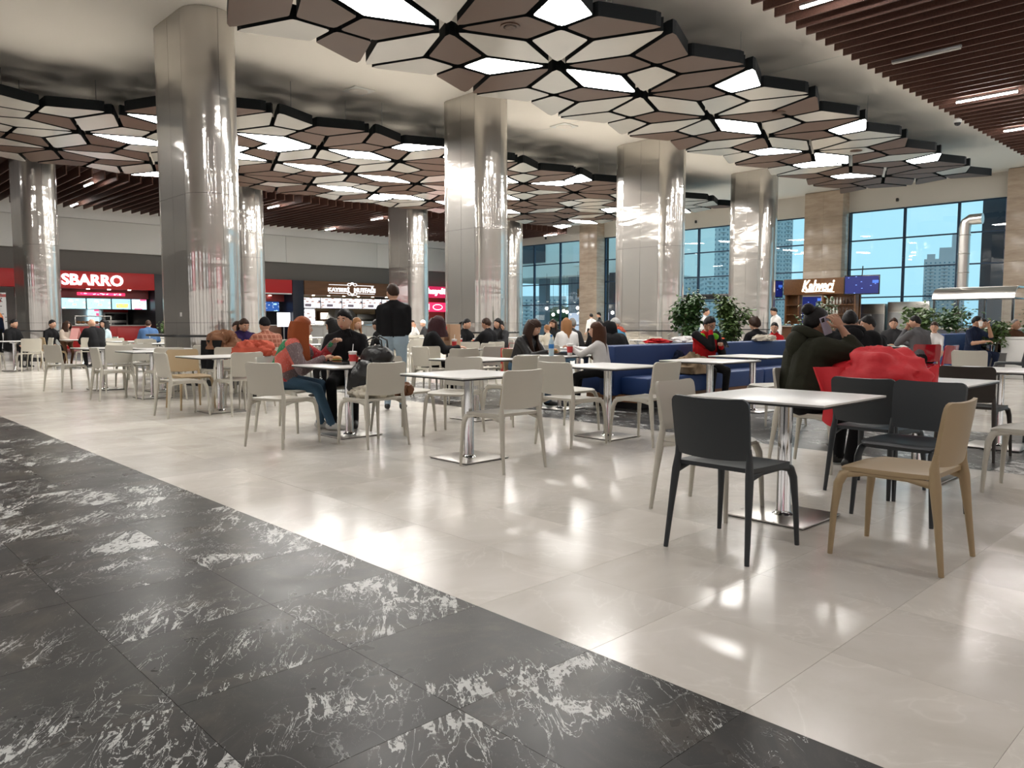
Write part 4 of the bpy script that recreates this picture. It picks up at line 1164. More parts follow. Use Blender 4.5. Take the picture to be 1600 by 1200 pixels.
chair(6.75, -23.3, NU, 'greige', 'under the woman in light blue')
chair(5.45, -23.2, U_, 'tan', 'before the table with the pink menu')
table(6.0, -12.3, 'table of the woman in the purple sweater')
chair(5.72, -11.55, NV, 'greige', 'under the person in the rust checked shirt')
chair(6.0, -13.1, V_, 'greige', 'under the woman in the purple sweater')
chair(5.35, -12.3, U_, 'greige', 'before the purple sweater woman\'s table')
table(5.0, -14.05, 'white table at the foot of the nearest steel column')
chair(5.35, -13.45, NV, 'greige', 'right of the table at the foot of the nearest column', jit=8)
chair(4.9, -14.7, V_, 'greige', 'before the table at the foot of the nearest column')
table(8.42, -10.35, 'white table with a cardboard box and a red cup')
chair(7.95, -10.2, 35, 'greige', 'under the woman in black with the hood')
chair(7.7, -9.85, U_, 'greige', 'beside the woman in black with the hood')
chair(8.5, -9.55, NV, 'greige', 'right of the cardboard box table')
chair(7.55, -9.0, 60, 'greige', 'alone on the dark floor band behind the middle table', jit=4)
table(10.9, -12.65, 'white table of the two women and a man at lunch')
chair(10.6, -11.75, NV, 'greige', 'under the man in the dark jacket')
chair(10.2, -12.0, NV, 'greige', 'before the two women at lunch', jit=-20)
chair(9.75, -11.1, NV, 'greige', 'right of the lunch table, empty', jit=10)
chair(11.3, -13.3, V_, 'greige', 'under the woman with the ponytail')
chair(11.6, -12.5, NU, 'greige', 'under the woman with raised hand')
table(7.95, -7.3, 'white table of the leather-jacket woman and the girl')
chair(7.9, -7.95, V_, 'tan', 'under the woman in the leather jacket')
table(8.1, -5.02, 'white table at the near end of the banquette')
table(9.62, -5.3, 'white table before the worker in red and green')
chair(8.6, -4.45, 150, 'greige', 'pale, standing at the right of the worker\'s tables')
table(15.9, -5.55, 'white table of the man in the grey pullover')
chair(15.1, -4.95, 30, 'red', 'under the man in the grey pullover')
chair(14.5, -4.55, 80, 'red', 'beside the man in the grey pullover')
chair(13.3, -5.35, -10, 'red', 'behind the red coat, left one')
chair(13.5, -5.1, 10, 'red', 'behind the red coat, right one')
chair(12.1, -3.3, U_, 'greige', 'pale, behind the dark brown chair')
chair(16.8, -4.0, 100, 'dark', 'behind the red chairs by the bearded man')
table(19.9, -5.1, 'white table of the bearded man')
# far tables filling the hall
far = [(8.4, -14.6), (6.3, -17.6), (6.4, -20.2), (8.6, -17.4), (8.6, -20.6), (10.8, -15.4), (12.6, -9.6), (14.8, -9.4), (16.9, -9.6), (14.6, -12.2), (12.4, -17.8), (9.0, -24.2), (12.4, -21.6), (16.6, -12.5), (18.8, -10.2), (14.9, -19.0), (16.8, -17.0), (20.5, -12.5), (10.6, -9.3)]
fw = ['behind the rust checked shirt', 'second left of the nearest column', 'third left of the nearest column', 'right of the bald man', 'behind the bald man in black', 'behind the smiling man', 'left of the blond woman', 'behind the blue beanie', 'before the widest column', 'behind the lunch table',
      'left of the middle column', 'beside the pizza counter plant', 'before the pizza counter', 'behind the leather-jacket woman', 'before the widest column, right one', 'before the wooden kitchen sign', 'behind the hooded woman', 'beside the waiters', 'just behind the white-jacket girl']
for (s_, t_), wn_ in zip(far, fw):
    table(s_, t_, 'far white table ' + wn_, turn=rng.uniform(-3, 3))
    for ds, dt, fc, sd in ((-.62, 0, U_, 'near-left'), (0, .62, NV, 'near-right'), (.62, 0, NU, 'far-right'), (0, -.62, V_, 'far-left')):
        if rng.random() < .86:
            chair(s_ + ds + rng.uniform(-.08, .08), t_ + dt + rng.uniform(-.08, .08), fc, 'greige', f'{sd} of the far table {wn_}', jit=rng.uniform(-9, 9))

# ================================================================ blue banquette
p = room('banquette', 'long blue double-sided banquette with wooden plinth', 'sofa', 8.4, -6.85, 0)
def soft(a, b, bev=.05): return MB().bbox(a, b, bev)
MB().bbox((.1, -.45, .1), (6.4, .45, .2), .01).build('plinth', 'sofa_wood', p)
MB().bbox((.2, -.4, 0), (6.3, .4, .1), .01).build('kick_board', 'black_rubber', p)
soft((.0, -.14, .18), (6.5, .14, .88), .05).build('backrest', 'sofa_blue', p)
for k in range(4):
    x0 = .12 + k * 1.6
    soft((x0, -.62, .2), (x0 + 1.58, -.15, .45), .05).build('seat_cushion', 'sofa_blue', p)
    soft((x0, .15, .2), (x0 + 1.58, .62, .45), .05).build('seat_cushion', 'sofa_blue', p)
p = room('banquette', 'second blue banquette behind the bearded man', 'sofa', 18.9, -5.9, 0)
MB().bbox((0, -.14, .1), (2.6, .14, .95), .05).build('backrest', 'sofa_blue', p)
MB().bbox((0, -.6, .1), (2.6, -.14, .45), .05).build('seat_cushion', 'sofa_blue', p)
p = room('planter_screen', 'low white screen beside the bearded man', 'partition', 19.2, -4.3, 0)
MB().bbox((0, -.45, 0), (.12, .45, .85), .02).build('panel', 'white_plastic', p)
MB().bbox((-.03, -.5, .85), (.15, .5, .9), .01).build('cap', 'white_plastic', p)

# ================================================================ plants
pm('leaf_green', (0.035, 0.085, 0.02), 0.35, var=0.5, vscale=9)
pm('leaf_light', (0.075, 0.13, 0.035), 0.4, var=0.4, vscale=9)
pm('bark', (0.12, 0.08, 0.05), 0.8, var=0.3); pm('pot_grey', (0.12, 0.12, 0.12), 0.5); pm('soil', (0.03, 0.02, 0.015), 0.9)
def plant(label, s_, t_, h, wd, z0, n, mat, seed, z_pot=.45, tall=1.0, leaf=.075, name='potted_ficus'):
    rp = random.Random(seed)
    p = room(name, label, 'plant', s_, t_, z0)
    MB().lathe([(.16, 0), (.2, .03), (.24, z_pot - .03), (.25, z_pot), (.2, z_pot)], 18).build('pot', 'pot_grey', p)
    MB().lathe([(.205, z_pot - .03), (.205, z_pot - .015)], 14).build('soil', 'soil', p)
    br = MB(); lf = MB()
    br.tube([(0, 0, z_pot - .05), (.02, .01, z_pot + h * .3), (-.01, .03, z_pot + h * .7)], [.022, .017, .01], 7)
    tips = []
    for k in range(14):
        a = rp.uniform(0, 6.28); z = z_pot + h * rp.uniform(.22, .72)
        e = Vector((math.cos(a) * wd * rp.uniform(.4, .85), math.sin(a) * wd * rp.uniform(.4, .85), z + h * rp.uniform(.05, .28)))
        m0 = Vector((0, 0, z)); br.tube([m0, m0.lerp(e, .5) + Vector((0, 0, .04)), e], [.008, .006, .003], 5)
        tips.append(e); tips.append(m0.lerp(e, .6))
    for k in range(n):
        c = rp.choice(tips) + Vector((rp.gauss(0, wd * .2), rp.gauss(0, wd * .2), rp.gauss(0, h * .07)))
        a = rp.uniform(0, 6.28); dr = Vector((math.cos(a), math.sin(a), rp.uniform(-.9, .15))).normalized()
        sd = dr.cross(Vector((rp.uniform(-.4, .4), rp.uniform(-.4, .4), 1))).normalized(); up = sd.cross(dr)
        L_ = leaf * rp.uniform(.7, 1.3); w_ = L_ * .3
        q = [c, c + dr * L_ * .35 + sd * w_, c + dr * L_ * .75 + sd * w_ * .75 - up * .006, c + dr * L_ - up * .014, c + dr * L_ * .75 - sd * w_ * .75 - up * .006, c + dr * L_ * .35 - sd * w_, c + dr * L_ * .5 + up * .008]
        lf.add(q, [(0, 1, 6), (1, 2, 6), (2, 3, 6), (3, 4, 6), (4, 5, 6), (5, 0, 6)])
    br.build('branches', 'bark', p)
    o = lf.build('foliage', mat, p, 0); o['kind'] = 'stuff'
    return p
plant('leafy ficus tree left of the pair behind the worker', 12.7, -8.4, 1.25, .34, 0, 1500, 'leaf_green', 3, .5, leaf=.1)
plant('leafy ficus tree right of the pair behind the worker', 13.35, -7.75, 1.22, .33, 0, 1500, 'leaf_light', 4, .5, leaf=.1)
plant('thin dark plant behind the woman with the phone', 17.4, -8.1, 1.35, .55, 0, 700, 'leaf_green', 5, .5, leaf=.1, name='potted_plant')
plant('small plant before the pizza counter pier', 9.4, -25.8, .75, .4, 0, 700, 'leaf_light', 6, .6, leaf=.1, name='potted_plant')
plant('bushy plant left of the bearded man', 21.5, -7.1, 1.05, .5, 0, 900, 'leaf_light', 8, .6, leaf=.12, name='potted_plant')
plant('sparse plant in front of the men at the right', 19.3, -4.85, .75, .35, 0, 500, 'leaf_light', 9, .55, leaf=.1, name='potted_plant')
plant('plant at the right picture edge', 20.5, -4.3, 1.0, .45, 0, 700, 'leaf_green', 10, .55, leaf=.12, name='potted_plant')
plant('tall airy plant behind the bearded man', 22.5, -6.6, 1.2, .6, 0, 600, 'leaf_green', 12, .6, leaf=.12, name='potted_plant')
# ================================================================ people
pm('skin', (0.50, 0.285, 0.19), 0.5, var=0.06, vscale=25)
pm('skin_tan', (0.40, 0.215, 0.135), 0.5, var=0.06, vscale=25)
pm('lips', (0.36, 0.11, 0.09), 0.45)
pm('eye_white', (0.7, 0.7, 0.68), 0.3); pm('eye_dark', (0.02, 0.012, 0.01), 0.2)
for nm, c in (('hair_black', (0.008, 0.007, 0.007)), ('hair_brown', (0.03, 0.014, 0.008)), ('hair_red', (0.27, 0.065, 0.018)), ('hair_chestnut', (0.07, 0.028, 0.013)), ('hair_blond', (0.25, 0.12, 0.05)), ('hair_grey', (0.18, 0.17, 0.16)), ('hair_wine', (0.03, 0.008, 0.01))):
    pm(nm, c, 0.5, spec=0.2, bump=0.22, bscale=60)
CLOTH = {'black': (0.009, 0.009, 0.010), 'charcoal': (0.03, 0.03, 0.032), 'grey': (0.10, 0.10, 0.105), 'lightgrey': (0.36, 0.36, 0.35), 'white': (0.62, 0.61, 0.6), 'navy': (0.012, 0.018, 0.04), 'blue': (0.05, 0.10, 0.2), 'jeans': (0.055, 0.105, 0.16),
         'palejeans': (0.27, 0.35, 0.41), 'beige': (0.45, 0.38, 0.32), 'purple': (0.025, 0.014, 0.06), 'olive': (0.024, 0.025, 0.016), 'brown': (0.09, 0.045, 0.025), 'red': (0.42, 0.012, 0.015), 'green': (0.13, 0.42, 0.03), 'orange': (0.5, 0.07, 0.02), 'teal': (0.06, 0.2, 0.32), 'paleblue': (0.42, 0.52, 0.56), 'cream': (0.5, 0.46, 0.38), 'khaki': (0.26, 0.19, 0.12)}
for nm, c in CLOTH.items(): pm('cloth_' + nm, c, 0.8, spec=0.12, bump=0.35, bscale=18, var=0.12, vscale=8)
pm('leather_black', (0.009, 0.009, 0.009), 0.33, bump=0.4, bscale=22)
pm('shoe_white', (0.6, 0.6, 0.58), 0.5); pm('shoe_black', (0.012, 0.012, 0.012), 0.5)
def knit_mat():
    """patchwork knit: coral, green, grey stripe, blue and red blocks"""
    m, nt, N, L, B = new_mat('cloth_patchwork')
    tc = N.new('ShaderNodeTexCoord')
    mp = N.new('ShaderNodeMapping'); mp.inputs['Rotation'].default_value = (R(12), R(28), R(20)); mp.inputs['Scale'].default_value = (4.6, 4.6, 4.6); mp.inputs['Location'].default_value = (.35, .2, .62)
    L.new(tc.outputs['Object'], mp.inputs['Vector'])
    fl = N.new('ShaderNodeVectorMath'); fl.operation = 'FLOOR'; L.new(mp.outputs[0], fl.inputs[0])
    wn = N.new('ShaderNodeTexWhiteNoise'); wn.noise_dimensions = '3D'; L.new(fl.outputs[0], wn.inputs['Vector'])
    r = N.new('ShaderNodeValToRGB'); r.color_ramp.interpolation = 'CONSTANT'
    cols = [(0.0, (0.62, 0.12, 0.09)), (.2, (0.008, 0.19, 0.07)), (.4, (0.17, 0.12, 0.125)), (.6, (0.005, 0.09, 0.32)), (.78, (0.50, 0.035, 0.045)), (.9, (0.17, 0.12, 0.125))]
    while len(r.color_ramp.elements) < len(cols): r.color_ramp.elements.new(.5)
    for e, (p_, c) in zip(r.color_ramp.elements, cols): e.position = p_; e.color = (*c, 1)
    L.new(wn.outputs['Value'], r.inputs[0])
    wv = N.new('ShaderNodeTexWave'); wv.inputs['Scale'].default_value = 22; wv.inputs['Distortion'].default_value = 3; L.new(tc.outputs['Object'], wv.inputs['Vector'])
    n = noise_tex(N, L, tc.outputs['Object'], 75, 3)
    sp = ramp(N, L, n, [(.58, (0, 0, 0)), (.66, (1, 1, 1))])
    mx = N.new('ShaderNodeMix'); mx.data_type = 'RGBA'; L.new(math_node(N, L, 'MULTIPLY', sp, .35), mx.inputs[0]); L.new(r.outputs[0], mx.inputs[6]); mx.inputs[7].default_value = (.7, .6, .55, 1)
    L.new(mx.outputs[2], B.inputs['Base Color']); B.inputs['Roughness'].default_value = .85
    bp = N.new('ShaderNodeBump'); bp.inputs['Strength'].default_value = .6; bp.inputs['Distance'].default_value = .01; L.new(wv.outputs['Fac'], bp.inputs['Height']); L.new(bp.outputs[0], B.inputs['Normal'])
    return m
knit_mat()
def check_mat(name, a, b, sc_):
    m, nt, N, L, B = new_mat(name)
    tc = N.new('ShaderNodeTexCoord'); cur = None
    for ax in (0, 1):
        w_ = N.new('ShaderNodeTexWave'); w_.bands_direction = ('Y', 'Z')[ax]; w_.inputs['Scale'].default_value = sc_
        L.new(tc.outputs['Object'], w_.inputs['Vector'])
        k = ramp(N, L, w_.outputs['Fac'], [(.8, (0, 0, 0)), (.9, (1, 1, 1))])
        cur = k if cur is None else math_node(N, L, 'MAXIMUM', cur, k)
    mx = N.new('ShaderNodeMix'); mx.data_type = 'RGBA'; L.new(math_node(N, L, 'MULTIPLY', cur, .6), mx.inputs[0]); mx.inputs[6].default_value = (*a, 1); mx.inputs[7].default_value = (*b, 1)
    L.new(mx.outputs[2], B.inputs['Base Color']); B.inputs['Roughness'].default_value = .8
check_mat('cloth_rustcheck', (0.22, 0.06, 0.03), (0.42, 0.2, 0.13), 4.5)

def ik(a, c, l1, l2, pole):
    a, c = Vector(a), Vector(c); d = c - a; L_ = min(d.length, (l1 + l2) * .995)
    dn = d.normalized(); c = a + dn * L_
    x = (l1 * l1 - l2 * l2 + L_ * L_) / (2 * L_)
    h = math.sqrt(max(0, l1 * l1 - x * x))
    pl = Vector(pole); pl = (pl - dn * pl.dot(dn)).normalized()
    return a + dn * x + pl * h, c
def capsule(mb, p0, p1, r0, r1, mi, seg=10):
    p0, p1 = Vector(p0), Vector(p1); d = p1 - p0
    if d.length < 1e-4: d = Vector((0, 0, 1e-3)); p1 = p0 + d
    n = d.normalized(); pts, rd = [], []
    for a in (-88, -60, -30, 0): pts.append(p0 + n * r0 * math.sin(R(a))); rd.append(r0 * math.cos(R(a)))
    for a in (0, 30, 60, 88): pts.append(p1 + n * r1 * math.sin(R(a))); rd.append(r1 * math.cos(R(a)))
    mb.tube(pts, rd, seg, mi)
def remesh(prims, voxel, smooth_n, mats):
    mb = MB()
    for p0, p1, r0, r1, mi in prims: capsule(mb, p0, p1, r0, r1, mi)
    me = bpy.data.meshes.new('body'); me.from_pydata(mb.v, [], mb.f)
    ob = bpy.data.objects.new('body_tmp', me); col.objects.link(ob)
    md = ob.modifiers.new('r', 'REMESH'); md.mode = 'VOXEL'; md.voxel_size = voxel
    m2 = ob.modifiers.new('s', 'SMOOTH'); m2.factor = .5; m2.iterations = smooth_n
    dg = bpy.context.evaluated_depsgraph_get()
    ev = ob.evaluated_get(dg); m_ = ev.to_mesh()
    n = len(m_.vertices); co = np.empty(n * 3, np.float64); m_.vertices.foreach_get('co', co); co = co.reshape(-1, 3)
    fs = [tuple(p.vertices) for p in m_.polygons]
    ev.to_mesh_clear(); bpy.data.objects.remove(ob); bpy.data.meshes.remove(me)
    # clothing by nearest bone
    fa = np.array([f[:4] if len(f) >= 4 else (f + f[-1:])[:4] for f in fs])
    ct = co[fa].mean(axis=1); best = np.full(len(ct), 1e9); mi_ = np.zeros(len(ct), int)
    for p0, p1, r0, r1, mi in prims:
        a, b = np.array(p0), np.array(p1); d = b - a; dd = max(d @ d, 1e-9)
        u = np.clip(((ct - a) @ d) / dd, 0, 1); ds = np.linalg.norm(ct - (a + u[:, None] * d), axis=1) - (r0 + (r1 - r0) * u)
        k = ds < best; best[k] = ds[k]; mi_[k] = mi
    return co, fs, mi_
def head_r(d):
    """radius factor of a head in direction d (x forward, z up), on radii .098/.077/.118"""
    x, y, z = d
    k = 1.0
    if z < 0: k *= 1 - .10 * (-z) * (1 - max(0, x)) - .05 * abs(y) * (-z)
    g = lambda cx, cy, cz, s: math.exp(-((x - cx) ** 2 + (y - cy) ** 2 + (z - cz) ** 2) / (2 * s * s))
    k += .20 * g(.985, 0, -.16, .09) + .10 * g(.98, 0, .02, .08)
    k -= .09 * (g(.9, .36, .06, .13) + g(.9, -.36, .06, .13))
    k += .05 * (g(.93, .3, .26, .13) + g(.93, -.3, .26, .13))
    k += .055 * g(.88, 0, -.47, .11) + .075 * g(.72, 0, -.72, .18)
    k -= .03 * g(.9, 0, -.34, .07)
    k += .05 * (g(.62, .62, -.2, .2) + g(.62, -.62, -.2, .2))
    if x < 0: k *= 1 + .06 * (-x) * max(0, z + .3)
    return k
HR = (.098, .077, .118)
def add_hand(mb, wrist, fwd, nrm, side, mi, k=1.0, curl=25, grip=None):
    """palm and five fingers; nrm = back of the hand, side = +1 when the thumb lies towards fwd x nrm"""
    f = Vector(fwd).normalized(); n = Vector(nrm); n = (n - f * n.dot(f)).normalized(); sd = f.cross(n) * side
    w_ = Vector(wrist)
    mtx = Matrix((f, sd, n)).transposed()
    mb.ell(w_ + f * .048 * k, (.055 * k, .041 * k, .017 * k), mi, 10, 6, mtx)
    for off, ln in ((.030, .068), (.010, .077), (-.011, .071), (-.030, .055)):
        p = w_ + f * .088 * k + sd * off * k; d = f.copy(); pts = [p - f * .02 * k, p]
        for q in range(3):
            d = Matrix.Rotation(R(curl) * (1 if q else .7), 3, -sd * side) @ d if False else (d * math.cos(R(curl)) - n * math.sin(R(curl))).normalized() if q == 0 else (d * math.cos(R(curl)) + (d.cross(sd) if d.cross(sd).dot(n) < 0 else sd.cross(d)) * math.sin(R(curl))).normalized()
            p = p + d * ln * k * (.45, .32, .23)[q]; pts.append(p)
        mb.tube(pts, [.0095 * k, .0092 * k, .0085 * k, .008 * k, .0062 * k], 6, mi)
    p = w_ + f * .03 * k + sd * .032 * k
    mb.tube([p, p + (sd * .8 + f * .7).normalized() * .035 * k, p + (sd * .8 + f * .7).normalized() * .035 * k + (f - n * .4).normalized() * .028 * k, p + (sd * .75 + f * .75).normalized() * .037 * k + (f - n * .5).normalized() * .048 * k], [.012 * k, .0105 * k, .009 * k, .007 * k], 6, mi)
def person(label, s_, t_, face, top='black', pants='jeans', hair='short', hcol='hair_black', seated=True, k=1.0, lean=8, hands=None, hyaw=0, hpitch=8, hroll=0, wd=1.0,
           skin='skin', shoes='shoe_black', vox=.024, z=0.0, bulk=0.0, sleeve=True, collar=None, feet=None, extra=None, vest=None, curl=28, seatz=.45, legs=True, group=None, elbow_out=.6, twist=0):
    p = thing('person', label, 'person', W(s_, t_, z), AX + R(face), group)
    mats = ['cloth_' + top if top != 'leather' else 'leather_black', 'cloth_' + pants, skin, shoes, 'lips', 'eye_white', 'eye_dark', hcol, 'cloth_' + (vest or 'white')]
    T, P_, S_, SH = 0, 1, 2, 3
    dz = seatz - .45
    if seated: pel = Vector((-.08, 0, .555 + dz))
    else: pel = Vector((0, 0, .93 * k))
    ln = R(lean); ax = Vector((math.sin(ln), 0, math.cos(ln)))
    tw = R(twist); sx = Vector((-math.sin(tw), math.cos(tw), 0))
    tl = .46 * k
    waist = pel + ax * tl * .35; chest = pel + ax * tl * .78; shc = pel + ax * tl; nb = shc + ax * .03
    b = bulk; pr = []
    for sg in (1, -1):
        pr.append((pel + sx * sg * .08 * wd, pel + sx * sg * .085 * wd + ax * .02, .118 * k + b * .5, .115 * k + b * .5, P_))
        pr.append((waist + sx * sg * .065 * wd - ax * .05, chest + sx * sg * .08 * wd, .108 * k + b, .112 * k + b, T))
        pr.append((pel + sx * sg * .075 * wd + ax * .1, waist + sx * sg * .065 * wd, .116 * k + b, .108 * k + b, T))
        pr.append((chest + sx * sg * .09 * wd, shc + sx * sg * .12 * wd * k - ax * .045, .1 * k + b, .06 * k + b * .7, T))
    pr.append((shc + sx * .11 * k * wd - ax * .04, shc - sx * .11 * k * wd - ax * .04, .06 * k + b * .6, .06 * k + b * .6, T))
    pr.append((shc, nb, .075 * k + b * .4, .062 * k + b * .3, T))
    for sg in (1, -1): pr.append((nb + sx * sg * .02 - ax * .0, shc + sx * sg * .155 * wd * k - ax * .04, .05 * k + b * .3, .05 * k + b * .5, T))
    # head frame
    hd = Matrix.Rotation(R(hyaw), 3, 'Z') @ Matrix.Rotation(R(hpitch), 3, 'Y') @ Matrix.Rotation(R(hroll), 3, 'X')
    hk = .5 + .5 * k if k < 1 else 1.0
    hc = nb + Vector((math.sin(ln * .7), 0, math.cos(ln * .7))) * .03 * k + hd @ Vector((.025, 0, .108)) * hk
    pr.append((nb - ax * .03, hc + hd @ Vector((-.02, 0, -.05)) * hk, .053 * hk, .05 * hk, S_))
    # arms
    arms = []
    for i, sg in enumerate((1, -1)):
        sh = shc + sx * sg * .172 * k * wd - ax * .045
        tgt = (hands or {}).get('LR'[i])
        if tgt is None: tgt = (.30, .16 * sg, .60 + dz) if seated else (.04, .25 * sg, .80 * k)
        tgt = Vector(tgt)
        pl_ = (hands or {}).get('p' + 'LR'[i])
        pole = Vector(pl_) if pl_ else Vector((-.35, sg * elbow_out, -.9)) if seated else Vector((-1, sg * .4, -.2))
        el, wr = ik(sh, tgt, .285 * k, .255 * k, pole)
        sm = T if sleeve else S_
        pr.append((sh, el, .056 * k + b, .046 * k + b * .8, T))
        cuff = (hands or {}).get('c' + 'LR'[i], .98)
        pr.append((el, el.lerp(wr, cuff), .045 * k + b * .7, .034 * k + b * .5, sm))
        if cuff < .9: pr.append((el.lerp(wr, cuff * .9), wr, .038 * k, .027 * k, S_))
        pr.append((wr.lerp(el, .12), wr, .027 * k, .026 * k, S_))
        arms.append((el, wr, sg))
    if legs:
        for i, sg in enumerate((1, -1)):
            hp = pel + sx * sg * .09 * wd
            if seated:
                ft = Vector((feet or {}).get('LR'[i], (.30, .12 * sg, .07)))
                if seatz + .02 < .3 or k < .85: ft.z = max(.07, seatz - .38 * k)
                kn, an = ik(hp, ft, .43 * k, .42 * k, (.6, .05 * sg, 1))
            else:
                ft = Vector((feet or {}).get('LR'[i], (0, .1 * sg, .08)))
                kn, an = ik(hp, ft, .44 * k, .43 * k, (1, 0, 0))
            pr.append((hp, kn, .088 * k, .062 * k, P_)); pr.append((kn, an, .06 * k, .046 * k, P_))
            td = Vector((1, sg * .15, 0)).normalized()
            pr.append((an + Vector((-.03, 0, -.025)), an + td * .15 * k + Vector((0, 0, -.038)), .042 * k, .034 * k, SH))
    co, fs, mi_ = remesh(pr, vox, 5, mats)
    mb = MB(); mb.v = [tuple(v) for v in co]; mb.f = fs; mb.m = [int(v) for v in mi_]
    # hands
    for el, wr, sg in arms:
        f = (wr - el).normalized(); n = Vector((0, 0, 1)) if abs(f.z) < .8 else Vector((-1, 0, 0))
        if hands and hands.get('n' + ('L' if sg > 0 else 'R')): n = Vector(hands['n' + ('L' if sg > 0 else 'R')])
        add_hand(mb, wr - f * .01, f, n, sg * -1 if abs(f.z) < .8 else sg, S_, k, curl)
    # head with face
    hm = hd * 1.0
    def hp_(d, e=0.0): return Vector((d[0] * HR[0], d[1] * HR[1], d[2] * HR[2])) * (head_r(d) + e) * hk
    mb.ell(hc, tuple(r * hk for r in HR), S_, 28, 22, hm, head_r)
    for sg in (1, -1):
        mb.ell(hc + hm @ Vector((-.008, sg * .077, -.008)) * hk, (.02 * hk, .009 * hk, .032 * hk), S_, 8, 6, hm)
        e = Vector((.905, sg * .36, .06)).normalized(); q = hp_(e) - Vector((.004, 0, 0)) * hk
        mb.ell(hc + hm @ q, (.0095 * hk, .0145 * hk, .0075 * hk), 5, 8, 6, hm)
        mb.ell(hc + hm @ (q + Vector((.006, 0, 0)) * hk), (.0055 * hk, .0062 * hk, .0062 * hk), 6, 8, 6, hm)
        q = hp_(Vector((.9, sg * .36, .27)).normalized(), .01)
        mb.ell(hc + hm @ q, (.005 * hk, .021 * hk, .0045 * hk), 7, 8, 4, hm)
    q = hp_(Vector((.87, 0, -.47)).normalized(), .002)
    mb.ell(hc + hm @ q, (.008 * hk, .024 * hk, .0065 * hk), 4, 10, 6, hm)
    body = mb.build('body', mats, p, 60)
    # hair, hood, hat
    hb = MB(); hmat = hcol
    rn = random.Random(hash(label) % 1000 if False else len(label) * 7 + int(abs(s_ * 10)))
    def cap(thick, front, side, back, sc_=1.0, wob=.03, tgt=hb):
        nu, nv = 28, 18; V, idx, Fc = [], {}, []
        for j in range(nv + 1):
            th = math.pi * j / nv
            for i in range(nu):
                ph = 2 * math.pi * i / nu
                d = Vector((math.sin(th) * math.cos(ph), math.sin(th) * math.sin(ph), math.cos(th)))
                x = d.x; lim = side + (front - side) * x if x > 0 else side + (side - back) * x
                lim += .10 * noise.noise(Vector((ph * 2.2, s_, t_))) + .05 * noise.noise(Vector((ph * 7, t_, s_)))
                dd = d.copy()
                if d.z < lim: dd.z = lim + (d.z - lim) * .0; dd.normalize()
                over = max(0, min(1, (d.z - lim) / .42)); over = over * (2 - over)
                wob_ = wob * (noise.noise(dd * 4 + Vector((s_, t_, 0))) + .7 * noise.noise(Vector((dd.x * 6, dd.y * 16, dd.z * 5 + s_))))
                rr = thick * (.16 + .84 * over) + wob_ * over
                q = Vector((dd.x * HR[0], dd.y * HR[1], dd.z * HR[2])) * ((head_r(dd) if dd.x < .4 else 1.0) + rr) * hk * sc_ if d.z >= lim else Vector((dd.x * HR[0], dd.y * HR[1], dd.z * HR[2])) * .9 * hk
                V.append(hc + hm @ q)
        for j in range(nv):
            for i in range(nu):
                a, c = j * nu + i, j * nu + (i + 1) % nu
                Fc.append((a, a + nu, c + nu, c))
        tgt.add(V, Fc, 0)
    def drape(length, back_r, width, th=.03, a0=105, flare=.03, tgt=hb, pull=0.0):
        def fn(u, v):
            a = R(180 - a0 + 2 * a0 * u)
            z = .06 - (length + .06) * v
            wv = .006 * math.sin(u * 40) * v + .010 * noise.noise(Vector((u * 9, v * 2, s_)))
            rx = back_r * (1 + .12 * math.sin(min(1, v * 2) * math.pi)) + flare * v + wv; ry = width + flare * v * .6 + wv
            q = Vector((-.005 + rx * math.cos(a) - pull * v, ry * math.sin(a), z)) * hk
            hmix = hm @ q; low = Matrix.Rotation(R(hyaw), 3, 'Z') @ q
            return hc + hmix.lerp(low, min(1, v * 1.3))
        tgt.shell(22, 12, lambda u, v: fn(1 - u, v), th * hk)
    nm = 'hair'
    if hair == 'short': cap(.13, .6, -.02, -.55, wob=.05)
    elif hair == 'quiff': cap(.22, .6, .0, -.5, wob=.07)
    elif hair == 'buzz': cap(.06, .6, .0, -.5, wob=.015)
    elif hair == 'long': cap(.11, .5, -.1, -.7); drape(.33, .105, .09)
    elif hair == 'vlong': cap(.12, .48, -.2, -.7); drape(.42, .11, .095, .035, 118)
    elif hair == 'bun':
        cap(.12, .62, -.15, -.7, wob=.05); hb.ell(hc + hm @ Vector((-.085, 0, .105)) * hk, (.055, .055, .05), 0, 12, 8, hm, lambda d: 1 + .12 * noise.noise(d * 4))
    elif hair == 'pony':
        cap(.09, .5, -.05, -.6); pts = [hc + hm @ Vector(q) * hk for q in ((-.1, 0, .03), (-.16, 0, .0), (-.17, 0, -.12), (-.14, 0, -.28))]; hb.tube(pts, [.025, .035, .033, .008], 10)
    elif hair == 'curly':
        cap(.28, .45, -.2, -.7, wob=.16)
    elif hair == 'hood':
        nm = 'hood'; hmat = mats[0]; cap(.22, .62, -.55, -1.2, 1.05, .03); drape(.2, .125, .115, .05, 130, .04)
    elif hair == 'hijab':
        nm = 'headscarf'; hmat = hcol; cap(.14, .5, -.7, -1.3, 1.03, .02); drape(.22, .115, .1, .03, 150, .06)
    elif hair == 'beanie':
        nm = 'knit_cap'; hmat = hcol; cap(.16, .36, .15, -.25, 1.03, .01)
    elif hair == 'balding': cap(.05, 1.4, .35, -.5)
    if hb.v and hair not in ('bald',): hb.build(nm, [hmat], p, 50)
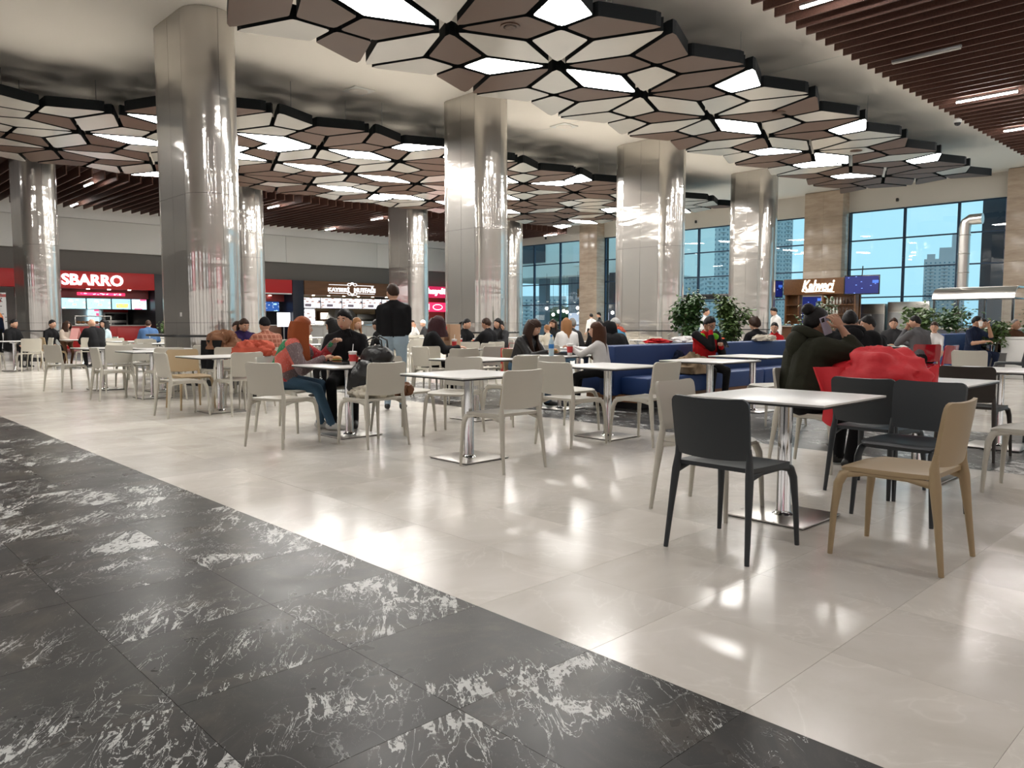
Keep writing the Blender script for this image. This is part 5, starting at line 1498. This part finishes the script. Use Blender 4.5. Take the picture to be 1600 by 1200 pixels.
    if collar == 'hoodback' or collar == 'fur':
        cb = MB(); mt = mats[0] if collar == 'hoodback' else 'cloth_khaki'
        rr_ = .05 if collar == 'hoodback' else .045
        pts = []
        for q in range(11):
            a = R(40 + 28 * q); pts.append(nb + Vector((-.02 + math.cos(a) * .10, 0, .03 + (.05 if collar == 'fur' else .02) * -math.cos(a))) + sx * math.sin(a) * .11)
        cb.tube(pts, [rr_ * .7] + [rr_] * 9 + [rr_ * .7], 10)
        cb.ell(nb + Vector((-.13, 0, -.04)), (.08, .13, .12), 0, 12, 8, None, lambda d: 1 + .12 * noise.noise(d * 3))
        cb.build('jacket_hood', mt if collar == 'hoodback' else mats[0], p, 60)
    if collar == 'shirt':
        cb = MB()
        for sg in (1, -1):
            cb.add([nb + Vector((.06, .0, -.07)), nb + Vector((.055, sg * .045, .015)), nb + Vector((-.02, sg * .075, .03)), nb + Vector((-.02, sg * .088, -.01)), nb + Vector((.075, sg * .07, -.05))], [(0, 1, 2, 3, 4)] if sg > 0 else [(4, 3, 2, 1, 0)])
        o = cb.build('collar', mats[0], p, 0); sd = o.modifiers.new('t', 'SOLIDIFY'); sd.thickness = .008
    p['_hc'] = 0
    del p['_hc']
    info = dict(p=p, hc=hc, hm=hm, arms=arms, nb=nb, shc=shc, chest=chest, pel=pel, ax=ax, sx=sx)
    return info
def tbl(z=.755, x=.42, y=.1): return {'L': (x, y, z + .03), 'R': (x, -y, z + .03)}
def cloud_off(): pass
# ---------------------------------------------------------------- who sits where
# woman on the phone (near)
a = person('woman in a black-green parka with tied black hair holding a phone to her ear', 6.2, -2.9, -38, top='olive', pants='black', hair='bun', hcol='hair_black', lean=10, vox=.014, bulk=.05, wd=1.12, collar='fur', hyaw=6, hpitch=4, k=1.04,
           hands={'R': (.16, -.17, 1.16), 'L': (.38, .10, .79), 'nR': (.1, -1, .1), 'pR': (.75, -.25, -1), 'cR': .5}, curl=32, skin='skin_tan', elbow_out=.3, feet={'L': (.32, .1, .07), 'R': (.28, -.16, .07)})
pm('phone_lilac', (0.42, 0.38, 0.48), 0.3); pm('screen_off', (0.01, 0.01, 0.012), 0.1)
hw = a['arms'][1][1]
def phone(label, par, loc, rot, mat='phone_lilac'):
    """a handset as its own thing, placed in the holder's frame"""
    bpy.context.view_layer.update()
    mtx = par.matrix_world @ Matrix.Translation(loc) @ rot.to_4x4()
    o = thing('mobile_phone', label, 'phone'); o.matrix_world = mtx
    MB().bbox((-.037, -.0045, -.075), (.037, .0045, .075), .004).build('casing', mat, o)
    MB().bbox((-.034, .0045, -.071), (.034, .0052, .071), .0003).build('display', 'screen_off', o)
    mb = MB(); mb.bbox((-.03, -.0075, .035), (-.002, -.0045, .068), .001); mb.build('camera_bump', 'screen_off', o)
    return o
phone('lilac phone held to the ear of the woman in the parka', a['p'], a['hc'] + a['hm'] @ Vector((.028, -.092, -.02)), a['hm'] @ Matrix.Rotation(R(-24), 3, 'Y'))
MB().bbox((-.03, -.05, 0), (.03, .05, .006), .002)
# red-haired woman and the smiling man (burger table)
rh = person('red-haired woman in a colourful patchwork knit sweater eating at the burger table', 4.15, -7.95, -42, top='patchwork', pants='jeans', hair='vlong', hcol='hair_red', lean=26, vox=.014, bulk=.03, shoes='shoe_white', hyaw=22, hpitch=6,
       hands={'L': (.50, .10, .96), 'R': (.44, -.14, .80)}, feet={'L': (.34, .1, .07), 'R': (.5, -.06, .07)}, curl=40, elbow_out=.5, k=1.02)
sm = person('smiling young man in an open black shirt at the burger table', 4.9, -7.93, -128, top='black', pants='black', hair='quiff', hcol='hair_black', lean=4, vox=.014, hyaw=-18, hpitch=4, hands={'L': (.36, .16, .79), 'R': (.36, -.14, .79)}, collar='shirt', k=1.08, bulk=.008)
mb = MB(); c_ = sm['nb'] + Vector((.052, 0, -.05)); mb.add([c_ + Vector((.028, 0, -.075)), c_ + Vector((.012, .045, .05)), c_ + Vector((.012, -.045, .05))], [(0, 1, 2)])
# standing man
person('standing man seen from behind in a black sweater and pale jeans', 6.15, -8.72, 48, top='black', pants='palejeans', hair='short', hcol='hair_brown', seated=False, lean=0, vox=.017, k=1.03, wd=1.0, bulk=.006, hands={'L': (.22, .1, 1.06), 'R': (.22, -.1, 1.06)}, hpitch=5, hyaw=30, elbow_out=1.2)
# hooded woman at the cardboard box
person('woman in a black coat with dark red hair under a hood, by the cardboard box', 7.95, -10.2, -38, top='black', pants='black', hair='hijab', hcol='hair_wine', lean=14, vox=.018, bulk=.03, hpitch=16, hands=tbl(x=.44), feet={'L': (.36, .1, .07), 'R': (.25, -.1, .07)}, hyaw=10, k=1.05)
# lunch table
person('woman with a dark ponytail and low neckline at the lunch table', 11.3, -13.3, -90, top='black', pants='black', hair='pony', hcol='hair_black', lean=10, hyaw=20, hpitch=10, hands=tbl(x=.4))
person('woman with long black hair and a raised hand at the lunch table', 11.6, -12.5, 195, top='charcoal', pants='black', hair='long', hcol='hair_black', lean=8, hyaw=-15, hpitch=2, bulk=.02, hands={'R': (.22, .22, 1.06), 'L': (.42, .2, .8), 'nR': (-1, 0, 0)})
person('man in a dark jacket facing left at the lunch table', 10.6, -11.75, 100, top='black', pants='charcoal', hair='short', hcol='hair_brown', lean=8, hyaw=5, hpitch=12, bulk=.02, hands=tbl(x=.42), skin='skin_tan')
# leather jacket woman and the girl
person('long-haired woman in a black leather jacket looking down at her table', 7.9, -7.98, -78, top='leather', pants='jeans', hair='vlong', hcol='hair_brown', lean=20, hyaw=6, hpitch=30, bulk=.018, vox=.017, hands=tbl(x=.44, y=.07), feet={'L': (.35, .1, .07), 'R': (.15, -.12, .07)})
person('little girl in a white jacket with long brown hair and a white bow', 8.05, -6.72, 118, top='white', pants='black', hair='vlong', hcol='hair_chestnut', lean=10, hyaw=14, hpitch=0, k=.84, hands={'L': (.36, .08, .86), 'R': (.38, -.06, .86)}, bulk=.012, vox=.017)
# worker on the banquette
wk = person('man with glasses in a red and green uniform checking his phone', 10.25, -6.42, -112, top='red', pants='black', hair='short', hcol='hair_black', lean=8, hyaw=8, hpitch=20, vox=.016, hands={'R': (.12, -.02, 1.07), 'L': (.30, .04, .86)}, skin='skin_tan', vest='green', bulk=.01, curl=45)
for sg in (1, -1):     # black sleeves and green shoulders of the uniform
    pass
mb = MB()
for sg in (1, -1):
    sh = wk['shc'] + wk['sx'] * sg * .12
    mb.ell(sh + Vector((.035, 0, -.03)), (.075, .075, .062), 0, 12, 8)
mb.build('green_shoulders', 'cloth_green', wk['p'])
mb = MB()
for el, wr, sg in wk['arms']:
    sh = wk['shc'] + wk['sx'] * sg * .18
    capsule(mb, sh, el, .07, .06, 0); capsule(mb, el, wr.lerp(el, .35), .058, .048, 0)
mb.build('black_sleeves', 'cloth_black', wk['p'])
MB().bbox((-.004, -.035, -.018), (.004, .035, .018), .002).build('name_badge', 'white_plastic', wk['p'], loc=wk['chest'] + Vector((.128, -.07, .0)))
gl = MB()
for sg in (1, -1):
    c0 = wk['hc'] + wk['hm'] @ Vector((.098, sg * .033, .007))
    gl.tube([c0 + wk['hm'] @ Vector((0, .024 * math.cos(q), .017 * math.sin(q))) for q in [i * math.pi / 6 for i in range(13)]], .0028, 5)
    gl.tube([wk['hc'] + wk['hm'] @ Vector(v) for v in ((.096, sg * .057, .014), (.03, sg * .082, .016), (-.02, sg * .084, .01))], .0025, 5)
gl.tube([wk['hc'] + wk['hm'] @ Vector(v) for v in ((.1, -.01, .01), (.1, .01, .01))], .0025, 5)
gl.build('eyeglasses', 'black_gloss', wk['p'])
phone('dark phone in the hand of the man in the red and green uniform', wk['p'], wk['arms'][0][1] + Vector((.1, 0, .035)), Matrix.Rotation(R(90), 3, 'Z') @ Matrix.Rotation(R(-40), 3, 'X'), 'black_gloss')
# behind the banquette
person('person in a black hooded puffer jacket bent over behind the banquette', 10.3, -8.25, 60, top='black', pants='black', hair='hood', hcol='hair_black', lean=30, bulk=.06, hpitch=28)
person('person in a blue coat with an orange scarf and pale knit cap', 13.05, -10.35, 120, top='teal', pants='navy', hair='beanie', hcol='cloth_lightgrey', lean=10, bulk=.05, collar=None)
person('grey-haired man in a dark coat behind the white-jacket girl', 12.2, -10.9, 0, top='charcoal', pants='navy', hair='short', hcol='hair_grey', lean=12, hyaw=40, bulk=.03)
person('blond woman in a white top seen from behind', 11.4, -10.3, 60, top='white', pants='jeans', hair='long', hcol='hair_blond', lean=10)
person('person in black leaning forward left of the orange scarf', 12.4, -10.3, 30, top='black', pants='black', hair='short', hcol='hair_black', lean=25, hyaw=60, bulk=.03)
person('toddler in a cream coat at the far window tables', 14.3, -13.6, 90, top='cream', pants='beige', hair='short', hcol='hair_blond', k=.75)
person('dark-haired woman with her hand to her face by the far window', 15.6, -14.6, 200, top='charcoal', pants='black', hair='long', hcol='hair_brown', hands={'R': (.15, -.05, 1.1), 'L': (.4, .1, .8)})
person('waiter in a dark waistcoat standing by the stone pier', 27.2, -22.6, 130, top='black', pants='black', hair='short', hcol='hair_black', seated=False, lean=0, k=1.0)
person('shorter waiter in white sleeves beside the dark waistcoat waiter', 26.4, -22.4, 60, top='white', pants='black', hair='short', hcol='hair_black', seated=False, lean=0, k=.96)
person('waiter in a white shirt and apron behind the right ficus tree', 20.5, -10.6, 150, top='white', pants='navy', hair='short', hcol='hair_black', seated=False, lean=4, k=.98, hpitch=20)
person('waiter in white sleeves partly behind the left ficus tree', 19.6, -12.4, -60, top='white', pants='black', hair='short', hcol='hair_black', seated=False, lean=4, k=.97)
person('woman with curly two-tone hair behind the banquette', 13.0, -7.1, 70, top='black', pants='black', hair='curly', hcol='hair_brown', lean=12, bulk=.02)
person('child in a red top beside the white-shirt waiter', 15.2, -7.9, 200, top='red', pants='black', hair='short', hcol='hair_black', k=.85)
# right side
person('broad man in a black hooded jacket seen from behind by the coffee kiosk', 8.7, -3.62, 30, top='black', pants='black', hair='short', hcol='hair_black', lean=10, bulk=.06, wd=1.15, collar='hoodback', vox=.018, k=1.08, hpitch=14)
person('dark-haired young man in black looking left past his shoulder', 11.2, -4.35, 60, top='black', pants='black', hair='short', hcol='hair_black', lean=14, hyaw=75, bulk=.02, skin='skin_tan', vox=.018)
person('child partly hidden behind the young man in black', 11.9, -4.75, 150, top='charcoal', pants='black', hair='short', hcol='hair_brown', k=.92, skin='skin_tan')
person('man in a dark jacket smiling towards the viewer', 16.9, -6.15, 195, top='charcoal', pants='black', hair='short', hcol='hair_brown', lean=2, hyaw=5, bulk=.02)
person('toddler in a white bib at the grey pullover man\'s table', 16.4, -5.2, 190, top='white', pants='beige', hair='short', hcol='hair_brown', k=.78, seatz=.5)
person('man in a grey pullover seen from behind with his hand to his mouth', 15.0, -4.98, 70, top='grey', pants='black', hair='buzz', hcol='hair_black', lean=16, wd=1.12, bulk=.01, vox=.018, k=1.1, hyaw=25, hands={'L': (.22, .12, 1.06), 'R': (.42, -.1, .82)})
person('bearded man in a navy shirt drinking from a white cup', 18.9, -5.15, -110, top='navy', pants='navy', hair='short', hcol='hair_black', lean=4, sleeve=False, hyaw=25, hands={'L': (.26, .02, 1.12), 'R': (.35, -.2, .8)}, k=1.08, vox=.018, skin='skin_tan')
person('man in a brown jacket at the right picture edge', 19.9, -4.75, -130, top='brown', pants='charcoal', hair='balding', hcol='hair_grey', lean=18, hyaw=30, bulk=.03, skin='skin_tan')
person('man in dark clothes half hidden behind the sparse plant', 20.6, -5.5, -120, top='charcoal', pants='black', hair='short', hcol='hair_black', lean=6, skin='skin_tan')
# left side
person('woman in a purple sweater with a red lanyard eating', 6.0, -13.1, -95, top='purple', pants='black', hair='pony', hcol='hair_brown', lean=14, hyaw=10, hpitch=20, vox=.017, hands=tbl(x=.4, y=.06), wd=1.1, bulk=.02, skin='skin_tan')
person('boy peeking out beside the purple sweater woman', 6.25, -13.85, -105, top='paleblue', pants='navy', hair='short', hcol='hair_brown', k=.88, hyaw=5)
person('person in a rust checked shirt with a black beanie seen from behind', 5.72, -11.55, 85, top='rustcheck', pants='black', hair='beanie', hcol='cloth_black', lean=18, bulk=.03, vox=.017, hands={'L': (.4, .2, .8), 'R': (.42, -.1, .8)})
person('dark-haired person between the red-haired woman and the checked shirt', 6.6, -10.9, 120, top='black', pants='black', hair='long', hcol='hair_black', lean=14, hpitch=20)
person('pale-haired woman behind the red-haired woman', 8.2, -12.9, -80, top='cream', pants='jeans', hair='long', hcol='hair_blond', lean=8)
person('man in a light grey shirt bent over seen from behind', 8.4, -13.9, 60, top='lightgrey', pants='navy', hair='short', hcol='hair_black', lean=28, bulk=.03, wd=1.1, hpitch=20)
person('bearded man in black seated before the kitchen counter', 9.75, -14.3, 110, top='black', pants='black', hair='short', hcol='hair_black', lean=16, hpitch=24)
person('person in white clasping hands far behind the standing man', 16.2, -21.9, -100, top='white', pants='jeans', hair='short', hcol='hair_brown', hands={'L': (.2, .04, 1.05), 'R': (.2, -.04, 1.05)})
person('bald man with a white cap far behind the standing man', 17.1, -22.4, 160, top='charcoal', pants='black', hair='beanie', hcol='cloth_white')
person('woman with a phone at the far table by the magenta sign', 20.0, -25.0, -150, top='cream', pants='black', hair='long', hcol='hair_chestnut')
person('child in a beige coat and knit hat holding a pink menu', 5.9, -23.75, -70, top='beige', pants='brown', hair='hijab', hcol='hair_brown', seated=False, lean=2, k=.72, hands={'L': (.24, .08, .74), 'R': (.24, -.08, .74)}, bulk=.03)
person('person in black behind the child in beige', 5.7, -24.6, -60, top='black', pants='black', hair='short', hcol='hair_black', lean=16)
person('woman in a pale blue top with long dark hair at the pink menu table', 6.75, -23.3, 175, top='paleblue', pants='black', hair='vlong', hcol='hair_black', lean=8, hyaw=30)
person('bald man in a black jacket leaning on the pink menu table', 6.2, -22.2, 100, top='black', pants='black', hair='bald', lean=22, bulk=.04, hyaw=15, hands={'L': (.42, .15, .8), 'R': (.4, -.1, .8)}, k=1.08)
person('person in a blue jacket seen from behind near the pizza counter', 8.2, -24.2, 70, top='blue', pants='navy', hair='short', hcol='hair_brown', lean=18, bulk=.04)
person('dark-clad person before the pizza counter', 9.2, -24.6, -20, top='charcoal', pants='black', hair='long', hcol='hair_black', lean=10)
person('man in a dark tracksuit standing by the pizza banner', 6.6, -36.5, -70, top='navy', pants='black', hair='short', hcol='hair_black', seated=False, lean=0, k=1.0, bulk=.03)
person('person in black at the left picture edge', 4.75, -24.3, -50, top='black', pants='black', hair='short', hcol='hair_black', lean=10, bulk=.03)
person('person in red seated beyond the coat-heaped chair', 10.4, -26.6, 30, top='red', pants='black', hair='short', hcol='hair_grey', lean=10)

# ================================================================ things on tables, coats and bags
def heap(name, label, cat, s_, t_, z, size, mat, seed, turn=0, folds=3.2, parts=None):
    """a soft folded heap of cloth"""
    p = room(name, label, cat, s_, t_, z, turn)
    sd = Vector((seed * 3.1, seed * 1.7, seed))
    def fn(d):
        q = Vector((d.x * folds, d.y * folds, d.z * 1.4)) + sd
        wq = q + Vector((noise.noise(q * .7), noise.noise(q * .7 + sd), 0)) * .8
        f = 1.02 - abs(noise.noise(wq)) * .42 - abs(noise.noise(wq * 2.3)) * .10
        f += .30 * noise.noise(d * 1.5 + sd)
        return f
    mb = MB(); mb.ell((0, 0, 0), size, 0, 64, 36, None, fn)
    mb.v = [(x, y, max(z_, -size[2] * .12) + size[2] * .12) for x, y, z_ in mb.v]
    mb.build('cloth_body', mat, p, 60)
    return p
pm('coat_red', (0.62, 0.018, 0.028), 0.55, bump=0.3, bscale=14)
pm('coat_rust', (0.42, 0.065, 0.03), 0.75, bump=0.3, bscale=16)
pm('coat_brown', (0.16, 0.065, 0.025), 0.7, bump=0.3, bscale=16)
p = heap('red_coat', 'bright red coat heaped on the table and hanging off its edge', 'coat', 6.2, -2.34, .752, (.29, .37, .24), 'coat_red', 3.7, 0, 1.6)
def hang(w_, h, amp, seed, x0=0.0):
    def fn(u, v):
        return (x0 - .05 * math.sin(v * 1.4) + amp * math.sin(u * 11 + seed) * v * .5 + .02 * noise.noise(Vector((u * 4, v * 3, seed))), (u - .5) * w_ * (1 - .25 * v), .08 - h * v)
    return fn
def flap(u, v):
    f = .03 * math.sin(u * 7.5 + 2.2 * v) * (.2 + .8 * v) + .03 * noise.noise(Vector((u * 2.5, v * 2.2, 4.0)))
    return ((u - .5) * (.24 - .1 * v) + .03 * math.sin(v * 3) + .02 * v, f - .05 * math.sin(min(1, v * 1.2) * 1.6), .10 - .46 * v * (1 - .18 * (u - .3) ** 2 * 4) - .04 * (u - .5) * v)
MB().shell(34, 16, flap, .014).build('hanging_flap', 'coat_red', p, 60, (-.30, .27, 0), -AX)
def flap2(u, v):
    f = .04 * math.sin(u * 19 + 2 * v) * v
    return ((u - .5) * .34, f - .02 - .03 * v, .1 - .2 * v + .03 * math.sin(u * 8))
MB().shell(34, 10, flap2, .014).build('front_fold', 'coat_red', p, 60, (-.05, -.26, 0), -AX)
p = heap('rust_coat', 'orange-red coat thrown over a chair back', 'coat', 5.1, -10.7, .72, (.26, .34, .22), 'coat_rust', 5.1, 30)
MB().shell(14, 10, hang(.5, .4, .05, 3.0, 0), .02).build('hanging_flap', 'coat_rust', p, 60, (-.2, 0, .04))
p = heap('brown_coat', 'brown and black coat piled on a chair behind the third table', 'coat', 5.25, -12.15, .78, (.26, .36, .26), 'coat_brown', 6.2, 10)
MB().shell(14, 10, hang(.55, .45, .05, 5.0, 0), .02).build('black_lining', 'cloth_black', p, 60, (-.2, 0, .06))
heap('beige_coat', 'beige coat lying on the chair seat at the burger table', 'coat', 4.3, -6.5, .46, (.24, .24, .12), 'cloth_cream', 7.7)
heap('brown_fur_coat', 'brown fur coat on the chair seat edge beside the beige coat', 'coat', 4.62, -6.48, .46, (.13, .16, .14), 'coat_brown', 8.8)
heap('khaki_coat', 'khaki quilted coat on the banquette beside the worker', 'coat', 9.75, -6.4, .46, (.34, .26, .26), 'cloth_khaki', 9.4)
heap('navy_bag', 'dark blue bag on the banquette behind the khaki coat', 'bag', 9.9, -6.72, .6, (.16, .12, .16), 'cloth_navy', 3.3)
heap('white_wrap', 'white jacket bundle on top of the banquette back', 'jacket', 10.7, -7.05, .885, (.45, .2, .09), 'cloth_white', 1.3)
heap('patterned_scarf', 'red patterned scarf on the banquette back', 'scarf', 9.9, -7.05, .885, (.3, .16, .07), 'cloth_red', 4.3)
heap('orange_scarf', 'orange patterned scarf on the banquette back', 'scarf', 11.5, -7.05, .885, (.3, .14, .07), 'cloth_orange', 5.3)
heap('white_jacket', 'white jacket on the banquette seat beside the little girl', 'jacket', 8.75, -7.25, .455, (.26, .2, .1), 'cloth_white', 6.6)
heap('orange_scarf_neck', 'orange scarf round the neck of the person in blue', 'scarf', 13.05, -10.35, 1.0, (.17, .17, .12), 'coat_rust', 3.9)
heap('pale_coat', 'pale coat lying over the far end of the banquette', 'coat', 12.6, -6.75, .885, (.34, .18, .1), 'cloth_cream', 2.2)
# backpack and handbag at the burger table
p = room('handbag', 'black handbag standing on the burger table', 'bag', 4.62, -6.86, .752, 20)
def bagf(d): return 1 - .18 * max(0, d.z) + .10 * noise.noise(d * 2.2)
mb = MB(); mb.ell((0, 0, .1), (.11, .2, .13), 0, 24, 16, None, bagf); mb.v = [(x, y, max(z_, 0)) for x, y, z_ in mb.v]; mb.build('bag_body', 'leather_black', p, 60)
for x in (-.05, .05): MB().tube([(x, -.1, .18), (x, -.09, .26), (x, 0, .3), (x, .09, .26), (x, .1, .18)], .009, 6).build('strap', 'leather_black', p)
p = room('backpack', 'black backpack hanging at the burger table edge', 'bag', 4.35, -6.68, .42, 5)
mb = MB(); mb.ell((0, 0, .17), (.2, .13, .22), 0, 24, 16, None, lambda d: 1 + .14 * noise.noise(d * 2.5)); mb.build('bag_body', 'leather_black', p, 60)
mb = MB(); mb.ell((-.03, -.08, .12), (.13, .07, .12), 0, 18, 10); mb.build('front_pocket', 'cloth_charcoal', p, 60)
for x in (-.07, .07): MB().tube([(x, .05, .33), (x, .0, .4), (x, -.05, .33)], .012, 6).build('strap', 'cloth_black', p)
# cups, trays, food
pm('cup_paper', (0.72, 0.7, 0.68), 0.5); pm('cup_red', (0.5, 0.03, 0.03), 0.5); pm('tray_black', (0.014, 0.014, 0.014), 0.4); pm('bun', (0.42, 0.18, 0.05), 0.5, var=0.2, vscale=20)
pm('card_brown', (0.36, 0.22, 0.13), 0.75, var=0.05); pm('bottle_water', (0.45, 0.6, 0.68), 0.08); pm('label_blue', (0.03, 0.2, 0.55), 0.4); pm('pink_card', (0.62, 0.3, 0.28), 0.6); pm('lettuce', (0.2, 0.4, 0.06), 0.5); pm('can_red', (0.5, 0.01, 0.02), 0.3)
def cup(label, s_, t_, z=.752, h=.13, band=True):
    p = room('paper_cup', label, 'cup', s_, t_, z)
    MB().lathe([(.028, 0), (.03, .004), (.042, h), (.044, h + .004), (.038, h + .004)], 16).build('cup_body', 'cup_paper', p)
    if band: MB().lathe([(.0345, h * .3), (.0425, h * .85), (.04, h * .85)], 16).build('red_print', 'cup_red', p)
    MB().lathe([(.045, h), (.046, h + .012), (.03, h + .016)], 16).build('lid', 'white_plastic', p)
    MB().tube([(0, 0, h), (.01, 0, h + .09)], .004, 6).build('straw', 'white_plastic', p)
def tray(label, s_, t_, turn=0, z=.752):
    p = room('serving_tray', label, 'tray', s_, t_, z, turn)
    MB().bbox((-.15, -.2, 0), (.15, .2, .008), .003).build('tray_plate', 'tray_black', p)
    for a, b in (((-.15, -.2, .008), (-.14, .2, .025)), ((.14, -.2, .008), (.15, .2, .025)), ((-.14, -.2, .008), (.14, -.19, .025)), ((-.14, .19, .008), (.14, .2, .025))): MB().box(a, b).build('rim', 'tray_black', p, 0)
def burger(label, s_, t_, z=.762):
    p = room('hamburger', label, 'food', s_, t_, z)
    MB().lathe([(.045, 0), (.052, .006), (.05, .02)], 16).build('lower_bun', 'bun', p)
    MB().lathe([(.05, .02), (.056, .026), (.05, .036)], 16).build('patty', 'coat_brown', p)
    MB().ell((0, 0, .036), (.058, .058, .006), 0, 16, 6, None, lambda d: 1 + .12 * noise.noise(d * 6)).build('lettuce_leaf', 'lettuce', p)
    MB().ell((0, 0, .042), (.053, .053, .034), 0, 16, 8).build('upper_bun', 'bun', p)
tray('black serving tray under the burgers', 4.5, -7.3); tray('second black tray nearer the smiling man', 4.72, -7.12, 90)
burger('burger on the tray before the red-haired woman', 4.45, -7.38); burger('burger before the smiling man', 4.75, -7.05); burger('second burger before the smiling man', 4.68, -7.16)
cup('white cup with red print beside the burgers', 4.42, -7.02); cup('white cup with straw by the handbag', 4.78, -6.95)
fr = room('fries_box', 'small box of fries on the burger tray', 'food', 4.55, -7.2, .762)
MB().add([(-.03, -.02, 0), (.03, -.02, 0), (.03, .02, 0), (-.03, .02, 0), (-.04, -.03, .07), (.04, -.03, .07), (.04, .03, .07), (-.04, .03, .07)], [(0, 3, 2, 1), (0, 1, 5, 4), (1, 2, 6, 5), (2, 3, 7, 6), (3, 0, 4, 7)]).build('carton', 'cup_red', fr, 0)
mb = MB()
for q in range(16): x, y = rng.uniform(-.03, .03), rng.uniform(-.022, .022); mb.box((x - .004, y - .004, .03), (x + .004, y + .004, .09 + rng.uniform(0, .03)))
mb.build('fries', pm('fries', (0.6, 0.36, 0.07), .5), fr, 0)
p = room('cardboard_box', 'tall brown cardboard takeaway box on a table', 'box', 8.55, -10.55, .752, 10)
MB().bbox((-.14, -.2, 0), (.14, .2, .42), .006).build('box_body', 'card_brown', p)
MB().bbox((-.145, -.13, .32), (-.14, .13, .38), .002).build('red_print', 'cup_red', p)
MB().bbox((-.145, -.17, .14), (-.14, -.07, .26), .002).build('side_print', 'coat_brown', p)
cup('white and red cup beside the cardboard box', 8.25, -9.98, h=.16)
tray('tray before the hooded woman', 8.3, -10.3)
p = room('water_bottle', 'clear water bottle with a blue label before the leather-jacket woman', 'bottle', 7.6, -7.15, .752)
MB().lathe([(.032, 0), (.036, .01), (.036, .16), (.03, .2), (.014, .24), (.013, .26)], 16).build('bottle_body', 'bottle_water', p)
MB().lathe([(.0365, .1), (.037, .102), (.037, .155), (.0365, .157)], 16).build('label_band', 'label_blue', p)
MB().lathe([(.016, .255), (.016, .285)], 12).build('cap', 'label_blue', p)
cup('white cup with red print held by the little girl', 7.75, -6.95, h=.15)
tray('tray with food between the leather-jacket woman and the girl', 8.0, -7.3)
burger('burger before the leather-jacket woman', 7.98, -7.45)
p = room('gift_bag', 'red paper bag with white pattern beside the leather-jacket woman', 'bag', 8.2, -8.45, .45, 10)
MB().bbox((-.1, -.22, 0), (.1, .22, .36), .005).build('bag_body', print_mat('bag_print', (0.5, 0.02, 0.02), [((.75, .7, .65), 9, .26), ((.5, .35, .2), 5, .25)], 1.0, 0.05, 3.7, flip=True), p)
for x in (-.09, .09): MB().tube([(x, -.08, .35), (x, -.06, .44), (x, .06, .44), (x, .08, .35)], .005, 5).build('handle', 'cup_red', p)
p = room('menu_card', 'pink folded menu card standing on the left table', 'menu', 6.05, -23.45, .752, 30)
for sg in (1, -1): MB().add([(0, -.13, .3), (0, .13, .3), (sg * .09, .13, 0), (sg * .09, -.13, 0), (.004 * sg, -.13, .304), (.004 * sg, .13, .304), (sg * .095, .13, 0), (sg * .095, -.13, 0)], [(0, 1, 2, 3), (4, 7, 6, 5), (0, 3, 7, 4), (1, 5, 6, 2)]).build('leaf', 'pink_card', p, 0)
for k, (s_, t_, lb) in enumerate(((10.9, -12.5, 'white cup before the woman with raised hand'), (10.75, -12.8, 'white cup before the woman with the ponytail'), (5.95, -12.6, 'clear glass before the purple sweater woman'))): cup(lb, s_, t_, h=.1, band=k < 2)
tray('tray of food on the lunch table', 10.95, -12.65, 40); burger('sandwich on the lunch table', 10.95, -12.6)
tray('tray before the purple sweater woman', 5.95, -12.7)
p = room('drink_can', 'red drink can on the bearded man\'s table', 'can', 19.6, -4.75, .752)
MB().lathe([(.028, 0), (.033, .008), (.033, .11), (.027, .12)], 14).build('can_body', 'can_red', p)
MB().lathe([(.027, .12), (.028, .123), (.02, .121)], 14).build('can_top', 'chrome', p)
cup('white cup lifted by the bearded man', 18.55, -4.98, 1.12, h=.09, band=False)
for s_, t_, lb in ((15.75, -5.75, 'white plate of food nearest the toddler'), (16.0, -5.3, 'white plate on the grey pullover man\'s table')):
    p = room('dinner_plate', lb, 'plate', s_, t_, .752)
    MB().lathe([(.06, 0), (.07, .004), (.12, .018), (.118, .02), (.07, .008)], 20).build('plate_body', 'white_plastic', p)
    MB().ell((0, 0, .015), (.05, .05, .02), 0, 12, 6, None, lambda d: 1 + .2 * noise.noise(d * 3)).build('food', 'bread', p)

# ================================================================ small pieces belong to the part they sit on
NEST = {('shop_sign', 'sign_panel'): ('lettering', 'downlight', 'ornament', 'lower_trim', 'yellow_strip'), ('menu_screen', 'casing'): ('display',), ('hanging_screen', 'casing'): ('display',),
        ('mobile_phone', 'casing'): ('display', 'camera_bump'), ('paper_cup', 'lid'): ('straw',), ('cafe_table', 'tabletop'): ('under_board',), ('cafe_table', 'base_plate'): ('base_pad',),
        ('handbag', 'bag_body'): ('strap',), ('backpack', 'bag_body'): ('front_pocket', 'strap'), ('linear_lamp', 'housing'): ('diffuser',), ('cardboard_box', 'box_body'): ('red_print', 'side_print'),
        ('coffee_kiosk', 'canopy'): ('lettering', 'underline'), ('steel_fridge', 'body'): ('head_panel',), ('serving_tray', 'tray_plate'): ('rim',), ('gift_bag', 'bag_body'): ('handle',),
        ('pizza_banner', 'sheet'): ('lettering', 'pizza_picture'), ('plastic_chair', 'seat'): ('side_rail',), ('water_bottle', 'bottle_body'): ('label_band', 'cap'), ('grill_kiosk', 'exhaust_duct'): ('duct_band',),
        ('lit_shop_front', 'sign_panel'): ('sign_glow',), ('apartment_tower', 'tower_body'): ('window_grid', 'balconies', 'roof_block')}
base = lambda n: n.split('.')[0]
for (tn, pn), kids in NEST.items():
    for o in [x for x in col.objects if base(x.name) == tn and x.parent is None]:
        ch = list(o.children)
        host = next((c for c in ch if base(c.name) == pn and c.location.length < 1e-6), None)
        if host is None: continue
        for c in ch:
            if base(c.name) in kids: c.parent = host
